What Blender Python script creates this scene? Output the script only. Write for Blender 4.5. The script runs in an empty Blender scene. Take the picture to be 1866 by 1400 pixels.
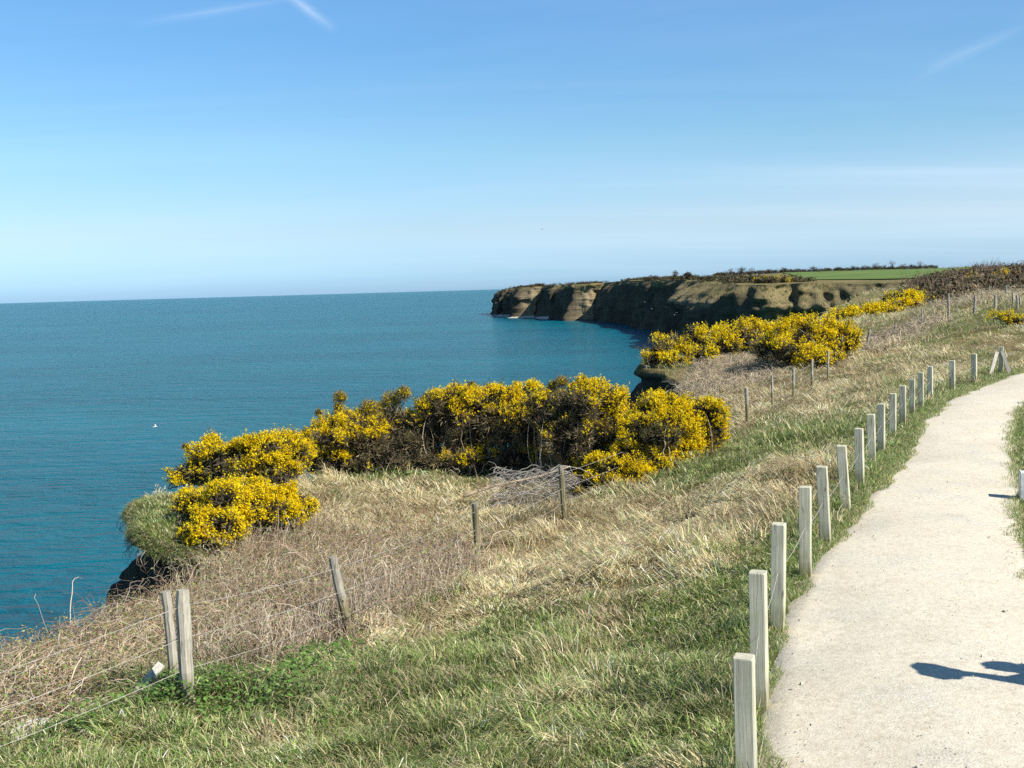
import bpy, math, random
import numpy as np
from mathutils import Vector, Matrix
from mathutils.geometry import delaunay_2d_cdt

random.seed(7)
RNG = np.random.default_rng(7)
scene = bpy.context.scene
COL = scene.collection
PI = math.pi

# ------------------------------------------------------------------ camera
W, H = 1866.0, 1400.0
FPX = 1969.0
CAM_Z = 3.25
SEA_Z = -28.0
ROLL = math.radians(1.62)
PITCH = math.atan(174.0 / FPX)
_r0 = np.array([1.0, 0, 0])
FWD = np.array([0, math.cos(PITCH), -math.sin(PITCH)])
_u0 = np.array([0, math.sin(PITCH), math.cos(PITCH)])
RGT = math.cos(ROLL) * _r0 - math.sin(ROLL) * _u0
UPV = math.sin(ROLL) * _r0 + math.cos(ROLL) * _u0
CAMP = np.array([0, 0, CAM_Z])

def ray(px, py):
    return FWD + RGT * ((px - W / 2) / FPX) - UPV * ((py - H / 2) / FPX)

def on_z(px, py, z):
    r = ray(px, py)
    t = (z - CAM_Z) / r[2]
    return CAMP + r * t

def at_y(px, py, y):
    r = ray(px, py)
    return CAMP + r * (y / r[1])

# ------------------------------------------------------------------ noise
def _h(ix, iy, iz, seed):
    n = (ix.astype(np.int64) * 374761393 + iy.astype(np.int64) * 668265263 + iz.astype(np.int64) * 2147483647 + seed * 974711) & 0xFFFFFFFF
    n = ((n ^ (n >> 13)) * 1274126177) & 0xFFFFFFFF
    n = (n ^ (n >> 16)) & 0xFFFFFFFF
    n = (n * 2246822519) & 0xFFFFFFFF
    n = n ^ (n >> 15)
    return (n & 0xFFFFFF) / float(0xFFFFFF)

def vn3(x, y, z, seed=0):
    x = np.asarray(x, float); y = np.asarray(y, float); z = np.asarray(z, float)
    x, y, z = np.broadcast_arrays(x, y, z)
    ix, iy, iz = np.floor(x), np.floor(y), np.floor(z)
    fx, fy, fz = x - ix, y - iy, z - iz
    fx = fx * fx * (3 - 2 * fx); fy = fy * fy * (3 - 2 * fy); fz = fz * fz * (3 - 2 * fz)
    r = 0
    for a in (0, 1):
        for b in (0, 1):
            for c in (0, 1):
                w = (fx if a else 1 - fx) * (fy if b else 1 - fy) * (fz if c else 1 - fz)
                r = r + w * _h(ix + a, iy + b, iz + c, seed)
    return r * 2 - 1

def vn2(x, y, seed=0):
    x = np.asarray(x, float); y = np.asarray(y, float)
    x, y = np.broadcast_arrays(x, y)
    ix, iy = np.floor(x), np.floor(y)
    fx, fy = x - ix, y - iy
    fx = fx * fx * (3 - 2 * fx); fy = fy * fy * (3 - 2 * fy)
    z0 = np.zeros_like(ix)
    r = 0
    for a in (0, 1):
        for b in (0, 1):
            r = r + (fx if a else 1 - fx) * (fy if b else 1 - fy) * _h(ix + a, iy + b, z0, seed)
    return r * 2 - 1

def fbm2(x, y, seed=0, octs=4):
    r, a, s = 0, 0.5, 1.0
    for k in range(octs):
        r = r + a * vn2(x * s + 17.3 * k, y * s - 9.1 * k, seed + k); a *= .5; s *= 2.03
    return r

def sstep(a, b, x):
    t = np.clip((x - a) / (b - a), 0, 1)
    return t * t * (3 - 2 * t)

# ------------------------------------------------------------------ mesh helpers
def mesh_obj(name, V, F, mat=None, parent=None, tint=None, smooth=False, loc=None):
    V = np.asarray(V, np.float32).reshape(-1, 3)
    if not isinstance(F, (list, tuple)): F = [F]
    F = [np.asarray(f, np.int32) for f in F if len(f)]
    me = bpy.data.meshes.new(name)
    me.vertices.add(len(V)); me.vertices.foreach_set('co', V.ravel())
    lv = np.concatenate([f.ravel() for f in F])
    tot = np.concatenate([np.full(len(f), f.shape[1], np.int32) for f in F])
    st = np.concatenate([[0], np.cumsum(tot)[:-1]]).astype(np.int32)
    me.loops.add(len(lv)); me.loops.foreach_set('vertex_index', lv)
    me.polygons.add(len(tot)); me.polygons.foreach_set('loop_start', st)
    try: me.polygons.foreach_set('loop_total', tot)
    except Exception: pass
    me.update(calc_edges=True)
    me.polygons.foreach_set('use_smooth', np.full(len(tot), bool(smooth)))
    if tint is not None:
        a = me.attributes.new('tint', 'FLOAT_COLOR', 'POINT')
        c = np.ones((len(V), 4), np.float32); c[:, :3] = tint
        a.data.foreach_set('color', c.ravel())
    if mat: me.materials.append(mat)
    o = bpy.data.objects.new(name, me); COL.objects.link(o)
    if loc is not None: o.location = loc
    if parent is not None: o.parent = parent
    return o

def tag(o, label=None, cat=None, group=None, kind=None):
    if label: o['label'] = label
    if cat: o['category'] = cat
    if group: o['group'] = group
    if kind: o['kind'] = kind
    return o

def empty(name, loc, label, cat, group=None, rz=0):
    o = bpy.data.objects.new(name, None); COL.objects.link(o)
    o.empty_display_size = .2
    o.location = loc; o.rotation_euler = (0, 0, rz)
    return tag(o, label, cat, group)

def tubes(P, R, sides=3, caps=False):
    """P (N,K,3) polylines, R (N,K) radii -> V, [F]"""
    P = np.asarray(P, float); N, K, _ = P.shape
    R = np.broadcast_to(np.asarray(R, float), (N, K))
    T = np.gradient(P, axis=1)
    T /= np.linalg.norm(T, axis=2, keepdims=True) + 1e-9
    ref = np.where(np.abs(T[..., 2:3]) > .9, np.array([1.0, 0, 0]), np.array([0, 0, 1.0]))
    A = np.cross(T, ref); A /= np.linalg.norm(A, axis=2, keepdims=True) + 1e-9
    B = np.cross(T, A)
    an = np.arange(sides) / sides * 2 * PI
    V = P[:, :, None, :] + R[:, :, None, None] * (A[:, :, None, :] * np.cos(an)[None, None, :, None] + B[:, :, None, :] * np.sin(an)[None, None, :, None])
    idx = np.arange(N * K * sides).reshape(N, K, sides)
    a = idx[:, :-1, :]; b = np.roll(idx, -1, axis=2)[:, :-1, :]
    c = np.roll(idx, -1, axis=2)[:, 1:, :]; d = idx[:, 1:, :]
    F = np.stack([a, b, c, d], -1).reshape(-1, 4)
    Fs = [F]
    if caps:
        Fs += [idx[:, 0, ::-1].reshape(N, sides), idx[:, -1, :].reshape(N, sides)]
    return V.reshape(-1, 3), Fs

def join(parts):
    """parts: list of (V, [F], tint or None) -> V, [F], tint"""
    Vs, Fd, Ts, off = [], {}, [], 0
    for V, Fs, t in parts:
        Vs.append(V)
        for f in Fs: Fd.setdefault(f.shape[1], []).append(f + off)
        tt = np.zeros((len(V), 3)); tt[:] = t if t is not None else 1
        Ts.append(tt); off += len(V)
    return np.concatenate(Vs), [np.concatenate(v) for v in Fd.values()], np.concatenate(Ts)

def unit(n):
    v = RNG.normal(size=(n, 3)); return v / np.linalg.norm(v, axis=1, keepdims=True)

def norm(v): return v / (np.linalg.norm(v, axis=-1, keepdims=True) + 1e-9)

def blades(P, D, L, Wd, l0, l1, C):
    """grass blades: base P (N,3), horizontal dir D (N,2), length, width, lean at base and tip"""
    N = len(P)
    d3 = np.concatenate([D, np.zeros((N, 1))], 1)
    up = np.array([0, 0, 1.0])
    a = RNG.uniform(0, 2 * PI, N)
    s = np.stack([np.cos(a), np.sin(a), np.zeros(N)], 1) * Wd[:, None] * .5
    m = P + (d3 * np.sin(l0)[:, None] + up * np.cos(l0)[:, None]) * (L * .5)[:, None]
    t = m + (d3 * np.sin(l1)[:, None] + up * np.cos(l1)[:, None]) * (L * .5)[:, None]
    V = np.stack([P - s, P + s, m - s * .8, m + s * .8, t], 1).reshape(-1, 3)
    i = np.arange(N)[:, None] * 5
    Q = i + np.array([[0, 1, 3, 2]]); T = i + np.array([[2, 3, 4]])
    return V, [Q, T], np.repeat(C, 5, 0)

def spikes(P, D, L, Wd, C):
    """two crossed thin triangles"""
    N = len(P)
    a = norm(np.cross(D, unit(N))); b = np.cross(D, a)
    tip = P + D * L[:, None]
    h = Wd[:, None] * .5
    V = np.stack([P - a * h, P + a * h, tip, P - b * h, P + b * h, tip], 1).reshape(-1, 3)
    F = (np.arange(N)[:, None] * 6 + np.array([[0, 1, 2]]))
    F2 = (np.arange(N)[:, None] * 6 + np.array([[3, 4, 5]]))
    return V, [np.concatenate([F, F2])], np.repeat(C, 6, 0)

def petals(P, S, C, Nn=None):
    N = len(P)
    n = unit(N) if Nn is None else norm(Nn + .5 * unit(N))
    a = norm(np.cross(n, unit(N))); b = np.cross(n, a)
    s = S[:, None] * .5
    V = np.stack([P - a * s, P - b * s * .7, P + a * s, P + b * s * .7], 1).reshape(-1, 3)
    F = np.arange(N * 4).reshape(N, 4)
    return V, [F], np.repeat(C, 4, 0)

def pick(cols, n, jit=.15):
    cols = np.array(cols); c = cols[RNG.integers(0, len(cols), n)]
    return np.clip(c * (1 + RNG.normal(0, jit, (n, 1))), .003, .95)

def pip(x, y, poly):
    poly = np.asarray(poly); ins = np.zeros(len(x), bool); n = len(poly)
    for i in range(n):
        x1, y1 = poly[i]; x2, y2 = poly[(i + 1) % n]
        if y1 == y2: continue
        c = ((y1 > y) != (y2 > y)) & (x < (x2 - x1) * (y - y1) / (y2 - y1) + x1)
        ins ^= c
    return ins

# ------------------------------------------------------------------ materials
def new_mat(name):
    m = bpy.data.materials.new(name); m.use_nodes = True
    nt = m.node_tree; b = nt.nodes['Principled BSDF']
    return m, nt, b

def nd(nt, t, **kw):
    n = nt.nodes.new(t)
    for k, v in kw.items():
        if k in n.inputs.keys() if hasattr(n.inputs, 'keys') else False: n.inputs[k].default_value = v
        else: setattr(n, k, v)
    return n

def ramp(nt, src, stops):
    r = nt.nodes.new('ShaderNodeValToRGB')
    e = r.color_ramp.elements
    while len(e) < len(stops): e.new(.5)
    for i, (p, c) in enumerate(stops):
        e[i].position = p; e[i].color = (*c, 1)
    nt.links.new(src, r.inputs[0]); return r

def noise(nt, scale, vec=None, detail=5, rough=.6):
    n = nt.nodes.new('ShaderNodeTexNoise')
    n.inputs['Scale'].default_value = scale; n.inputs['Detail'].default_value = detail
    n.inputs['Roughness'].default_value = rough
    if vec is not None: nt.links.new(vec, n.inputs['Vector'])
    return n

def mixc(nt, mode, fac, a, b):
    m = nt.nodes.new('ShaderNodeMix'); m.data_type = 'RGBA'; m.blend_type = mode
    for s, v in ((m.inputs[0], fac), (m.inputs[6], a), (m.inputs[7], b)):
        if hasattr(v, 'is_output'): nt.links.new(v, s)
        elif isinstance(v, (int, float)): s.default_value = v
        else: s.default_value = (*v, 1)
    return m.outputs[2]

def bump(nt, b, h, strength=.5, dist=.02):
    n = nt.nodes.new('ShaderNodeBump'); n.inputs['Strength'].default_value = strength; n.inputs['Distance'].default_value = dist
    nt.links.new(h, n.inputs['Height']); nt.links.new(n.outputs[0], b.inputs['Normal']); return n

def leaf_mat(name, trans=.25, rough=.6, spec=.25):
    m, nt, b = new_mat(name)
    a = nt.nodes.new('ShaderNodeAttribute'); a.attribute_name = 'tint'
    nt.links.new(a.outputs['Color'], b.inputs['Base Color'])
    b.inputs['Roughness'].default_value = rough
    b.inputs['Specular IOR Level'].default_value = spec
    if trans > 0:
        t = nt.nodes.new('ShaderNodeBsdfTranslucent'); nt.links.new(a.outputs['Color'], t.inputs[0])
        mx = nt.nodes.new('ShaderNodeMixShader'); mx.inputs[0].default_value = trans
        nt.links.new(b.outputs[0], mx.inputs[1]); nt.links.new(t.outputs[0], mx.inputs[2])
        nt.links.new(mx.outputs[0], nt.nodes['Material Output'].inputs[0])
    return m

M = {}
M['blade'] = leaf_mat('grass_blade', .3)
M['leaf'] = leaf_mat('leaf', .25)
M['petal'] = leaf_mat('gorse_petal', .45, .7, .1)
M['stem'] = leaf_mat('dry_stem', 0, .85, .1)

def wood_mat(name, cols, scale=1.0, moss=None):
    m, nt, b = new_mat(name)
    tc = nt.nodes.new('ShaderNodeTexCoord')
    oi = nt.nodes.new('ShaderNodeObjectInfo')
    va = nt.nodes.new('ShaderNodeVectorMath'); va.operation = 'ADD'
    nt.links.new(tc.outputs['Object'], va.inputs[0]); nt.links.new(oi.outputs['Location'], va.inputs[1])
    mp = nt.nodes.new('ShaderNodeMapping'); mp.inputs['Scale'].default_value = (28 * scale, 28 * scale, 1.3 * scale)
    nt.links.new(va.outputs[0], mp.inputs[0])
    n1 = noise(nt, 1.6, mp.outputs[0], 7, .65)
    r = ramp(nt, n1.outputs[0], [(.25, cols[0]), (.5, cols[1]), (.75, cols[2])])
    n2 = noise(nt, 3.2, va.outputs[0], 4, .6)
    c = mixc(nt, 'MULTIPLY', .55, r.outputs[0], ramp(nt, n2.outputs[0], [(.3, (.55, .55, .52)), (.65, (1, 1, 1))]).outputs[0])
    if moss:
        n3 = noise(nt, 5, va.outputs[0], 5, .7)
        mk = ramp(nt, n3.outputs[0], [(.5, (0, 0, 0)), (.7, (.7, .7, .7))])
        c = mixc(nt, 'MIX', mk.outputs[0], c, moss)
    # per post variation
    tone = ramp(nt, oi.outputs['Random'], [(0, (.84, .84, .82)), (.5, (.97, .96, .93)), (1, (1.1, 1.09, 1.05))])
    c = mixc(nt, 'MULTIPLY', 1.0, c, tone.outputs[0])
    mc = nt.nodes.new('ShaderNodeMapping'); mc.inputs['Scale'].default_value = (11 * scale, 11 * scale, .55 * scale); nt.links.new(va.outputs[0], mc.inputs[0])
    nc = noise(nt, 1.0, mc.outputs[0], 2, .5)
    ck = ramp(nt, nc.outputs[0], [(.485, (1, 1, 1)), (.5, (.22, .19, .15)), (.515, (1, 1, 1))])
    c = mixc(nt, 'MULTIPLY', .75, c, ck.outputs[0])
    if moss:
        so_ = nt.nodes.new('ShaderNodeSeparateXYZ'); nt.links.new(tc.outputs['Object'], so_.inputs[0])
        ma = nt.nodes.new('ShaderNodeMath'); ma.operation = 'MULTIPLY_ADD'; nt.links.new(n2.outputs[0], ma.inputs[0]); ma.inputs[1].default_value = .5; nt.links.new(so_.outputs[2], ma.inputs[2])
        ft = ramp(nt, ma.outputs[0], [(.22, (.62, .60, .42)), (.52, (1, 1, 1))])
        c = mixc(nt, 'MULTIPLY', 1.0, c, ft.outputs[0])
    nt.links.new(c, b.inputs['Base Color'])
    b.inputs['Roughness'].default_value = .85; b.inputs['Specular IOR Level'].default_value = .2
    bump(nt, b, n1.outputs[0], .6, .006)
    return m
M['bollard'] = wood_mat('weathered_sawn_wood', [(.42, .40, .31), (.58, .56, .45), (.68, .66, .55)], 1, (.46, .48, .31))
M['post'] = wood_mat('grey_round_wood', [(.22, .19, .155), (.40, .365, .31), (.56, .53, .47)], 1.2, (.46, .45, .36))
M['plank'] = wood_mat('bleached_wood', [(.36, .33, .28), (.55, .52, .46), (.68, .66, .60)], 1)

def simple(name, col, rough=.8, nsc=8, var=.35, bmp=.4, bd=.02):
    m, nt, b = new_mat(name)
    tc = nt.nodes.new('ShaderNodeTexCoord')
    n = noise(nt, nsc, tc.outputs['Object'], 7, .65)
    lo = tuple(c * (1 - var) for c in col); hi = tuple(min(.95, c * (1 + var)) for c in col)
    r = ramp(nt, n.outputs[0], [(.3, lo), (.7, hi)])
    nt.links.new(r.outputs[0], b.inputs['Base Color']); b.inputs['Roughness'].default_value = rough
    b.inputs['Specular IOR Level'].default_value = .2
    bump(nt, b, n.outputs[0], bmp, bd)
    return m
M['wire'] = simple('galvanised_wire', (.38, .35, .31), .6)
M['stone'] = simple('limestone', (.50, .45, .35), .9, 12, .3, .8, .03)
M['white_stone'] = simple('pale_stone', (.62, .62, .57), .85, 14, .2, .4)
M['bird'] = simple('white_feathers', (.8, .8, .78), .7, 6, .05)
M['dark_bird'] = simple('dark_feathers', (.05, .05, .055), .7, 6, .2)
M['beak'] = simple('yellow_beak', (.6, .35, .05), .6)
M['cloth'] = simple('dark_jacket', (.05, .06, .10), .9, 20, .2)
M['trouser'] = simple('denim', (.08, .10, .16), .9, 20, .2)
M['skin'] = simple('skin', (.45, .28, .2), .6, 10, .1)
M['straw'] = simple('woven_straw', (.55, .45, .26), .8, 60, .25)
M['lips'] = simple('lips', (.38, .16, .13), .6, 10, .1)
M['hair'] = simple('brown_hair', (.07, .045, .03), .7, 30, .3)
M['shoe'] = simple('leather_shoe', (.05, .035, .025), .6)

# ground: per vertex plant-cover tint, broken up by noise
def ground_mat():
    m, nt, b = new_mat('turf_soil')
    a = nt.nodes.new('ShaderNodeAttribute'); a.attribute_name = 'tint'
    g = nt.nodes.new('ShaderNodeNewGeometry')
    n1 = noise(nt, 2.2, g.outputs['Position'], 8, .7)
    n2 = noise(nt, .11, g.outputs['Position'], 6, .65)
    c = mixc(nt, 'MULTIPLY', .8, a.outputs['Color'], ramp(nt, n1.outputs[0], [(.3, (.45, .42, .36)), (.7, (1.15, 1.15, 1.1))]).outputs[0])
    c = mixc(nt, 'MULTIPLY', .7, c, ramp(nt, n2.outputs[0], [(.35, (.6, .62, .5)), (.65, (1.2, 1.12, 1.05))]).outputs[0])
    nt.links.new(c, b.inputs['Base Color']); b.inputs['Roughness'].default_value = .95; b.inputs['Specular IOR Level'].default_value = .1
    bump(nt, b, n1.outputs[0], .8, .08)
    return m
M['ground'] = ground_mat()

def path_mat():
    m, nt, b = new_mat('limestone_grit_path')
    g = nt.nodes.new('ShaderNodeNewGeometry'); P = g.outputs['Position']
    n1 = noise(nt, 60, P, 4, .7); n2 = noise(nt, .9, P, 5, .6); n3 = noise(nt, 14, P, 5, .7)
    v = nt.nodes.new('ShaderNodeTexVoronoi'); v.inputs['Scale'].default_value = 26; nt.links.new(P, v.inputs['Vector'])
    base = ramp(nt, n3.outputs[0], [(.28, (.555, .495, .385)), (.55, (.655, .60, .48)), (.75, (.725, .675, .56))])
    c = mixc(nt, 'MULTIPLY', .6, base.outputs[0], ramp(nt, n1.outputs[0], [(.32, (.55, .55, .56)), (.55, (1, 1, 1))]).outputs[0])
    # bluish worn patches of coarser grit
    pm = ramp(nt, n2.outputs[0], [(.52, (0, 0, 0)), (.68, (1, 1, 1))])
    grit = ramp(nt, n1.outputs[0], [(.42, (.26, .28, .31)), (.56, (.62, .60, .53))])
    f = nt.nodes.new('ShaderNodeMath'); f.operation = 'MULTIPLY'; f.inputs[1].default_value = .42
    nt.links.new(pm.outputs[0], f.inputs[0])
    c = mixc(nt, 'MIX', f.outputs[0], c, grit.outputs[0])
    n5 = noise(nt, .35, P, 6, .65); n6 = noise(nt, 3.5, P, 6, .7)
    c = mixc(nt, 'MULTIPLY', .5, c, ramp(nt, n5.outputs[0], [(.38, (.86, .84, .80)), (.6, (1.06, 1.06, 1.05))]).outputs[0])
    c = mixc(nt, 'MULTIPLY', .4, c, ramp(nt, n6.outputs[0], [(.30, (.80, .78, .74)), (.5, (1, 1, 1))]).outputs[0])
    # small dark stones
    dm = ramp(nt, v.outputs['Distance'], [(.05, (1, 1, 1)), (.10, (0, 0, 0))])
    sel = nt.nodes.new('ShaderNodeMath'); sel.operation = 'GREATER_THAN'; sel.inputs[1].default_value = .93
    sx = nt.nodes.new('ShaderNodeSeparateColor'); nt.links.new(v.outputs['Color'], sx.inputs[0]); nt.links.new(sx.outputs[0], sel.inputs[0])
    mm = nt.nodes.new('ShaderNodeMath'); mm.operation = 'MULTIPLY'; nt.links.new(dm.outputs[0], mm.inputs[0]); nt.links.new(sel.outputs[0], mm.inputs[1])
    c = mixc(nt, 'MIX', mm.outputs[0], c, (.22, .20, .18))
    nt.links.new(c, b.inputs['Base Color']); b.inputs['Roughness'].default_value = .95; b.inputs['Specular IOR Level'].default_value = .1
    ad = nt.nodes.new('ShaderNodeMath'); nt.links.new(n1.outputs[0], ad.inputs[0]); nt.links.new(n3.outputs[0], ad.inputs[1])
    bump(nt, b, ad.outputs[0], .5, .012)
    return m
M['path'] = path_mat()

def cliff_mat():
    m, nt, b = new_mat('cliff_rock')
    g = nt.nodes.new('ShaderNodeNewGeometry'); P = g.outputs['Position']
    a = nt.nodes.new('ShaderNodeAttribute'); a.attribute_name = 'tint'
    mp = nt.nodes.new('ShaderNodeMapping'); mp.inputs['Scale'].default_value = (.09, .09, .05); nt.links.new(P, mp.inputs[0])
    n1 = noise(nt, 1, mp.outputs[0], 8, .68)
    mp2 = nt.nodes.new('ShaderNodeMapping'); mp2.inputs['Scale'].default_value = (.05, .05, .9); nt.links.new(P, mp2.inputs[0])
    n2 = noise(nt, 1, mp2.outputs[0], 6, .6)
    n3 = noise(nt, 2.5, P, 7, .7)
    r1 = ramp(nt, n1.outputs[0], [(.30, (.12, .10, .07)), (.42, (.26, .21, .135)), (.5, (.44, .36, .23)), (.58, (.22, .19, .12)), (.68, (.46, .37, .22)), (.8, (.50, .43, .32))])
    c = mixc(nt, 'MULTIPLY', .7, r1.outputs[0], ramp(nt, n2.outputs[0], [(.38, (.5, .48, .45)), (.6, (1.15, 1.1, 1))]).outputs[0])
    c = mixc(nt, 'MULTIPLY', .6, c, ramp(nt, n3.outputs[0], [(.3, (.4, .4, .4)), (.65, (1.1, 1.1, 1.1))]).outputs[0])
    # grass clothing where the mesh says so
    n4 = noise(nt, .32, P, 7, .7)
    vg = ramp(nt, n3.outputs[0], [(.3, (.06, .07, .025)), (.55, (.15, .14, .055)), (.75, (.27, .22, .11))])
    vb = ramp(nt, n4.outputs[0], [(.38, (.03, .035, .02)), (.46, (.16, .15, .06)), (.52, (.36, .27, .15)), (.57, (.14, .14, .055)), (.63, (.30, .20, .11)), (.72, (.42, .35, .22))])
    veg = nt.nodes.new('ShaderNodeMix'); veg.data_type = 'RGBA'; veg.inputs[0].default_value = .85
    nt.links.new(vg.outputs[0], veg.inputs[6]); nt.links.new(vb.outputs[0], veg.inputs[7])
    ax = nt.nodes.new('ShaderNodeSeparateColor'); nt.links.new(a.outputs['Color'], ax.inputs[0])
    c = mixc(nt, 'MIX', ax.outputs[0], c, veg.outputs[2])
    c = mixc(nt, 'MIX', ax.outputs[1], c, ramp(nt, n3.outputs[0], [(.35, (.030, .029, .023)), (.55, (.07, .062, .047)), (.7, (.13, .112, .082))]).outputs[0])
    nt.links.new(c, b.inputs['Base Color']); b.inputs['Roughness'].default_value = .95; b.inputs['Specular IOR Level'].default_value = .1
    ad = nt.nodes.new('ShaderNodeMath'); nt.links.new(n3.outputs[0], ad.inputs[0]); nt.links.new(n2.outputs[0], ad.inputs[1])
    bump(nt, b, ad.outputs[0], .9, .9)
    return m
M['cliff'] = cliff_mat()

def sea_mat():
    m, nt, b = new_mat('sea_water')
    g = nt.nodes.new('ShaderNodeNewGeometry'); P = g.outputs['Position']
    rot = nt.nodes.new('ShaderNodeMapping'); rot.inputs['Rotation'].default_value = (0, 0, math.radians(-12)); rot.inputs['Scale'].default_value = (.38, 1, 1)
    nt.links.new(P, rot.inputs[0])
    w1 = noise(nt, .16, rot.outputs[0], 3, .55); w2 = noise(nt, .62, rot.outputs[0], 4, .6); w3 = noise(nt, 2.4, rot.outputs[0], 3, .6)
    def mad(a, k, c=None):
        n = nt.nodes.new('ShaderNodeMath'); n.operation = 'MULTIPLY_ADD'; nt.links.new(a, n.inputs[0]); n.inputs[1].default_value = k
        if c is None: n.inputs[2].default_value = 0
        else: nt.links.new(c, n.inputs[2])
        return n.outputs[0]
    h = mad(w1.outputs[0], 1.9, mad(w2.outputs[0], .85, mad(w3.outputs[0], .14)))
    big = noise(nt, .006, rot.outputs[0], 4, .6)
    lane = noise(nt, .02, rot.outputs[0], 4, .6)
    c = ramp(nt, big.outputs[0], [(.35, (.0005, .090, .138)), (.65, (.001, .118, .158))])
    nt.links.new(c.outputs[0], b.inputs['Base Color'])
    b.inputs['Roughness'].default_value = .22; b.inputs['IOR'].default_value = 1.33
    b.inputs['Specular IOR Level'].default_value = .085
    bp = bump(nt, b, h, 1.0, 4.2)
    nt.links.new(ramp(nt, lane.outputs[0], [(.35, (.55, .55, .55)), (.65, (1, 1, 1))]).outputs[0], bp.inputs['Strength'])
    return m
M['sea'] = sea_mat()
M['beach'] = simple('pale_shingle', (.52, .48, .39), .9, .5, .3, .5, .2)
M['field'] = None

# ------------------------------------------------------------------ path curve on the z=0 plane
pl_px = [(1440, 1100), (1472, 1050), (1500, 1012), (1560, 935), (1600, 893), (1640, 848), (1665, 800), (1680, 770), (1722, 735), (1780, 703), (1866, 680)]
pr_px = [(1866, 1085), (1850, 1000), (1840, 940), (1846, 895), (1836, 840), (1836, 790), (1845, 765), (1866, 738)]
LP = np.array([[1.45, 2], [1.5, 5], [1.64, 7.2], [1.92, 8.2], [2.47, 10.0]] + [list(on_z(*p, 0)[:2]) for p in pl_px] + [[23, 39.5], [34, 43], [60, 48]])
RP = np.array([[4.3, 2], [4.5, 5], [4.75, 8]] + [list(on_z(*p, 0)[:2]) for p in pr_px] + [[17.5, 30.2], [26, 34.5], [38, 37.5], [60, 40]])
RP[:, 0] += .12
def xl(y): return np.interp(y, LP[:, 1], LP[:, 0])
def xr(y): return np.interp(y, RP[:, 1], RP[:, 0])
def path_dist(x, y):
    """>0 outside the path (horizontal metres), <0 inside"""
    return np.maximum(xl(y) - x, x - xr(y)) * np.where(y > 24, .62, .92)

# ------------------------------------------------------------------ terrain height: smooth interpolation through known heights
def pz(px, py, z):
    p = on_z(px, py, z); return (p[0], p[1], z)
CT = [(2.9, 6, 0), (3.4, 10, 0), (4.3, 14, 0), (5.8, 18.5, 0), (8.2, 24, 0), (14, 31, 0), (25, 38, 0.05), (45, 43, .1), (8, 8, .05), (10, 15, .05), (14, 21, .1),
      (30, 25, .4), (12, 0, 0), (3, 0, 0), (1.2, 5, -.12), (1.5, 9, -.12), (2.2, 12, -.15), (4, 18, -.15), (7, 24, -.15), (11, 30, -.1), (15, 36, -.02), (22, 42, .1), (60, 20, .5), (60, 0, .3), (40, -20, 0), (0, -25, -.3),
      pz(345, 1280, -.75), pz(640, 1165, -1.2), pz(870, 1030, -1.6), pz(1028, 945, -1.6), pz(1362, 770, -1.25), pz(1408, 743, -1.1), pz(1446, 727, -1.05), pz(1480, 707, -.9),
      pz(1509, 690, -.75), pz(1535, 657, -.45), pz(1555, 645, -.4), pz(1630, 620, -.2), pz(1680, 600, .15), pz(1729, 583, .75),
      (-6.7, 14.4, -1.6), (-5.9, 16.2, -1.8), (-5.3, 18.2, -1.85), (-4.2, 17.5, -1.6), (-6.6, 19.8, -1.12), (-5.8, 19.4, -1.35), (-7.2, 20.5, -1.05), (-7.5, 21.4, -1.08), (-7.7, 23.2, -1.15), (-6.3, 25.5, -1.5), (-5, 20.5, -1.55),
      pz(560, 870, -1.7), pz(840, 860, -1.8), pz(1110, 900, -1.55), pz(1320, 800, -1.3), (0, 33, -1.9), (4, 36, -1.9), (7.3, 47, -1.75), (7.2, 56, -1.1), (7.4, 60, -1.0), (10, 66, -.9), (12, 50, -1.0), (8.6, 51, -1.5),
      pz(1400, 650, -.9), pz(1530, 590, -.4), pz(1700, 550, .9), (48, 140, 1.0), (80, 215, .8), (150, 385, 1.2),
      pz(1866, 600, .75), pz(1820, 560, 1.5), pz(1866, 535, 2.0), (56, 130, 3.0), (66, 127, 3.3), (75, 128, 3.3), (95, 125, 3.3), (45, 128, 2.0), (66, 165, 2.3), (120, 110, 3),
      (0, 7, -.45), (-3, 8, -.75), (-5, 5, -.9), (-8, 0, -1.1), (-2, 12, -1.1), pz(1150, 1200, -.6), pz(1250, 960, -.9), (-13, -20, -1.1), (-12, -5, -1.2),
      (91, 420, 2.2), (106, 680, 5.5), (91, 1008, 6.0), (60, 1010, 5.0), (-15, 1367, .3), (0, 1290, 3.0), (30, 1160, 4.5), (162, 414, 1.2), (130, 450, 2.6), (200, 450, 2.0), (350, 900, 9.6), (210, 900, 9.5),
      (300, 620, 4.8), (180, 640, 5.5), (130, 1000, 8), (600, 900, 10), (700, 400, 6), (100, 1400, 6), (400, 1500, 9), (3000, 1700, 8), (3000, -30, 4), (400, 60, 3), (250, 200, 3)]
CT = np.array(CT, float)
def _phi(d2): return np.sqrt(d2 + 2.0)
_A = _phi(((CT[:, None, :2] - CT[None, :, :2]) ** 2).sum(-1))
_n = len(CT)
_S = np.zeros((_n + 1, _n + 1)); _S[:_n, :_n] = _A + np.eye(_n) * -.05; _S[:_n, _n] = 1; _S[_n, :_n] = 1
_w = np.linalg.solve(_S, np.concatenate([CT[:, 2], [0]]))
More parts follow.
